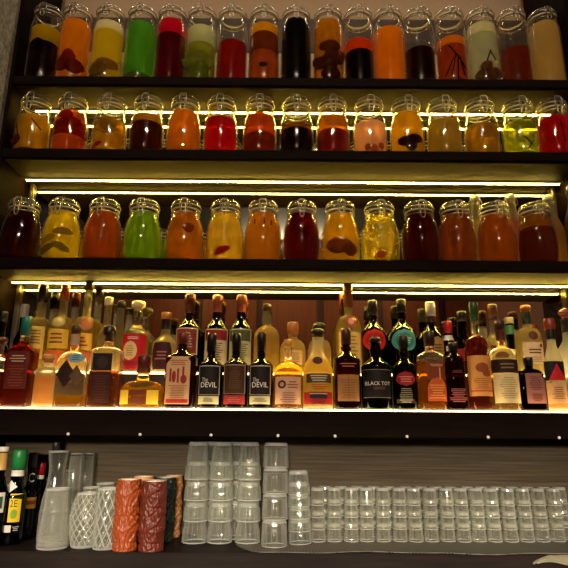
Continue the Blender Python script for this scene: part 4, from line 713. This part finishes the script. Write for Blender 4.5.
# green bottles at the far left
def cbottle(px0, px1, by, ytop, ycap, yn, ys, nw, gl, liqc, yf, capc, label, opt):
    p = onz((px0+px1)/2, by, ZC); R = (px1-px0)/2*S; Y = opt.get('Y', p.y+R)
    make_bottle((px0, px1, ytop, ycap, yn, ys, nw, gl, liqc, yf, capc, label, opt), Y, ZC, group='bottles at the left end of the counter', ybase=by)
cbottle(-12, 8, 548, 447, 452, 478, 492, 9, 'green', '1c2410', 490, 'e4dcc8', 'green counter bottle cut by the left edge, white cap and gold neck', {'foil': [(453, 470, 'b8924a')], 'lab': [('rect', -6, 7, 492, 512, 'c8c4b4'), ('rect', -5, 6, 496, 508, '2a4a30', 1)]})
cbottle(4, 26, 546, 450, 469, 482, 497, 12.5, 'green', '14180a', 495, '1f7a3a', 'dark bottle with a green screw cap and a yellow front label', {'foil': [(470, 476, 'd8d4c8')], 'lab': [('diamond', 5, 19, 480, 493, 'd8d4c8'), ('rect', 15, 24.5, 493, 521, 'd8b41c'), ('text', '2E', 16, 22, 499, 506, '2a3a14'), ('oval', 17, 22.5, 508, 518, '7a9a2c', 1), ('rect', 12.5, 19, 524, 531, 'c8c4b8'), ('lines', 20, 25, 525, 530, 2, 'b8b4a8')]})
cbottle(21, 37, 538, 453, 468, 483, 494, 8, 'dark', '0e0f0e', 495, '34322e', 'black bottle with white script on its shoulder, behind the yellow label bottle', {'Y': .168, 'lab': [('text', 'NC', 23, 33, 473, 482, 'd8d8d4'), ('rect', 24, 37, 497, 508, 'c8922c'), ('rect', 24, 37, 500, 504, '8a3a1c', 1)]})
cbottle(32, 44, 534, 463, 474, 486, 496, 7.5, 'dark', '120c0a', 495, 'b8161e', 'dark bottle with a red cap seen behind the carafe', {'Y': .215, 'foil': [(475, 479, 'd8d0c8')]})
cbottle(44.5, 59.5, 535, 442, 452, 470, 484, 7, 'dark', '120e0c', 485, '26221e', 'dark bottle with a ribbed black cap rising behind the carafe rim', {'Y': .218})

# tiki mugs
def tiki(px, by, w, top, col, label, seed, Y=None):
    p = onz(px, by, ZC); R = w/2*S; Y = Y or p.y+R; p = at(px, 520, Y); H = at(px, top, Y-R*.5).z-ZC
    t = thing('tiki_mug', (p.x, Y, ZC+.0006), label, 'mug', 'carved ceramic mugs')
    bm = bmesh.new(); nz, n = 120, 128; rings = []
    for j in range(nz+1):
        v = j/nz; ring = []
        for i in range(n):
            a = 2*pi*i/n; th = (a+pi/2+pi) % (2*pi)-pi      # 0 at the front
            face = ((th*3/pi+seed*.5) % 2)-1; u = face; d = 0
            for half in (0, 1):
                vv = (v*2-half)
                if 0 <= vv <= 1:
                    d += .06*sin((vv*9+abs(u)*5*(.5-vv)*2)*pi*.9)*.5
                    d += .055*math.exp(-((abs(u)-.42)/.16)**2-((vv-.62)/.1)**2) - .07*math.exp(-((abs(u)-.42)/.09)**2-((vv-.62)/.05)**2)
                    d += .07*math.exp(-(u/.15)**2-((vv-.45)/.14)**2)
                    d -= .08*math.exp(-(u/.55)**4-((vv-.22-.1*u*u)/.05)**2)
                    d += .04*math.exp(-((vv-.8+.25*abs(u))/.05)**2)
                    d -= .05*math.exp(-((vv-.99)/.03)**2)
                    d += .017*sin(30*sqrt((abs(u)-.42)**2*1.2+((vv-.62)*1.3)**2)) + .015*sin(26*sqrt(u*u*.8+((vv-.2)*1.4)**2))
            k = (1+d*1.35)*(.94+.05*sin(v*pi)); 
            if v > .96 or v < .02: k = .96
            ring.append(bm.verts.new((R*k*cos(a), R*k*sin(a), H*v)))
        rings.append(ring)
    for k, zz in ((.88, H), (.86, H*.96)): rings.append([bm.verts.new((R*k*cos(2*pi*i/n), R*k*sin(2*pi*i/n), zz)) for i in range(n)])
    for a, b in zip(rings, rings[1:]):
        for i in range(n): bm.faces.new((a[i], a[(i+1) % n], b[(i+1) % n], b[i]))
    bm.faces.new(rings[0][::-1]); link('mug_body', bm, solid(col, .42, 0, .14, 40, .4), t)
    bm = bmesh.new(); lathe(bm, [(R*.9, H+.0006), (R*.84, H*.97), (R*.82, .02), (R*.4, .014)], 48, False, True); tag(link('inner_glaze', bm, solid('ece2cc', .3), t), 'cream glazed inside')
tiki(126.5, 552.5, 25, 480, '8c3e1a', 'orange carved tiki mug in front of the others', 0)
tiki(152.5, 553, 25.5, 481.5, '5e2418', 'reddish brown carved tiki mug beside the orange mug', 1)
tiki(164, 546.5, 22, 478, '1d2a22', 'dark green carved tiki mug behind the brown mug', 2, .148)
tiki(141, 546, 23, 477, 'c08a50', 'tan carved tiki mug behind the orange and brown mugs', 3, .148)
tiki(172, 541.5, 20, 476, 'b07848', 'ochre carved tiki mug at the back beside the tall glass stacks', 4, .218)

# ------------------------------------------------------------------ lamps and render look
def area(name, loc, tgt, size, power, color):
    l = bpy.data.lights.new(name, 'AREA'); l.shape = 'DISK'; l.size = size; l.energy = power; l.color = color
    o = bpy.data.objects.new(name, l); COL.objects.link(o); o.location = loc
    o.rotation_euler = (Vector(tgt)-Vector(loc)).to_track_quat('-Z', 'Y').to_euler(); return o
for yy, sx, pw in ((-2.1, .22, 9), (-4.4, .34, 22)):
    for i in (-1, 0, 1):
        area('ceiling_spot', (.03+i*sx, yy, 2.18), (.03+i*.55, .1, .1), .05, pw, (1, .83, .62))
for i in range(6):      # narrow unseen spots added behind the camera to light the counter
    l = bpy.data.lights.new('counter_spot', 'SPOT'); l.energy = 245; l.color = (1, .86, .66); l.shadow_soft_size = .07; l.spot_size = math.radians(22); l.spot_blend = .5
    o = bpy.data.objects.new('counter_spot', l); COL.objects.link(o); x = -.85+i*.36; o.location = (x, -3.2, .3)
    o.rotation_euler = (Vector((x, .1, -.52))-Vector(o.location)).to_track_quat('-Z', 'Y').to_euler()
cv = bpy.data.lights.new('cove_strip', 'AREA'); cv.shape = 'RECTANGLE'; cv.size = 1.75; cv.size_y = .02; cv.energy = 3; cv.color = (1, .8, .5)
co = bpy.data.objects.new('cove_strip', cv); COL.objects.link(co); co.location = (.03, .17, ZTOP+.28); co.rotation_euler = (-.25, 0, 0)
for i, x in enumerate((-1.2, 0, 1.2)):
    area('room_lamp', (x, -4.4, 2.2), (x, -5.2, .6), .12, 12, (1, .66, .38))
w = bpy.data.worlds.new('world'); SC.world = w; w.use_nodes = True
w.node_tree.nodes['Background'].inputs[0].default_value = (1, .8, .55, 1); w.node_tree.nodes['Background'].inputs[1].default_value = .01
SC.view_settings.view_transform = 'Standard'; SC.view_settings.look = 'None'; SC.view_settings.gamma = 1; SC.view_settings.exposure = 0
SC.view_settings.use_curve_mapping = False
c = SC.cycles
c.max_bounces = 14; c.transparent_max_bounces = 96; c.diffuse_bounces = 5; c.glossy_bounces = 6; c.transmission_bounces = 8
c.caustics_reflective = False; c.sample_clamp_indirect = 6; c.use_denoising = True
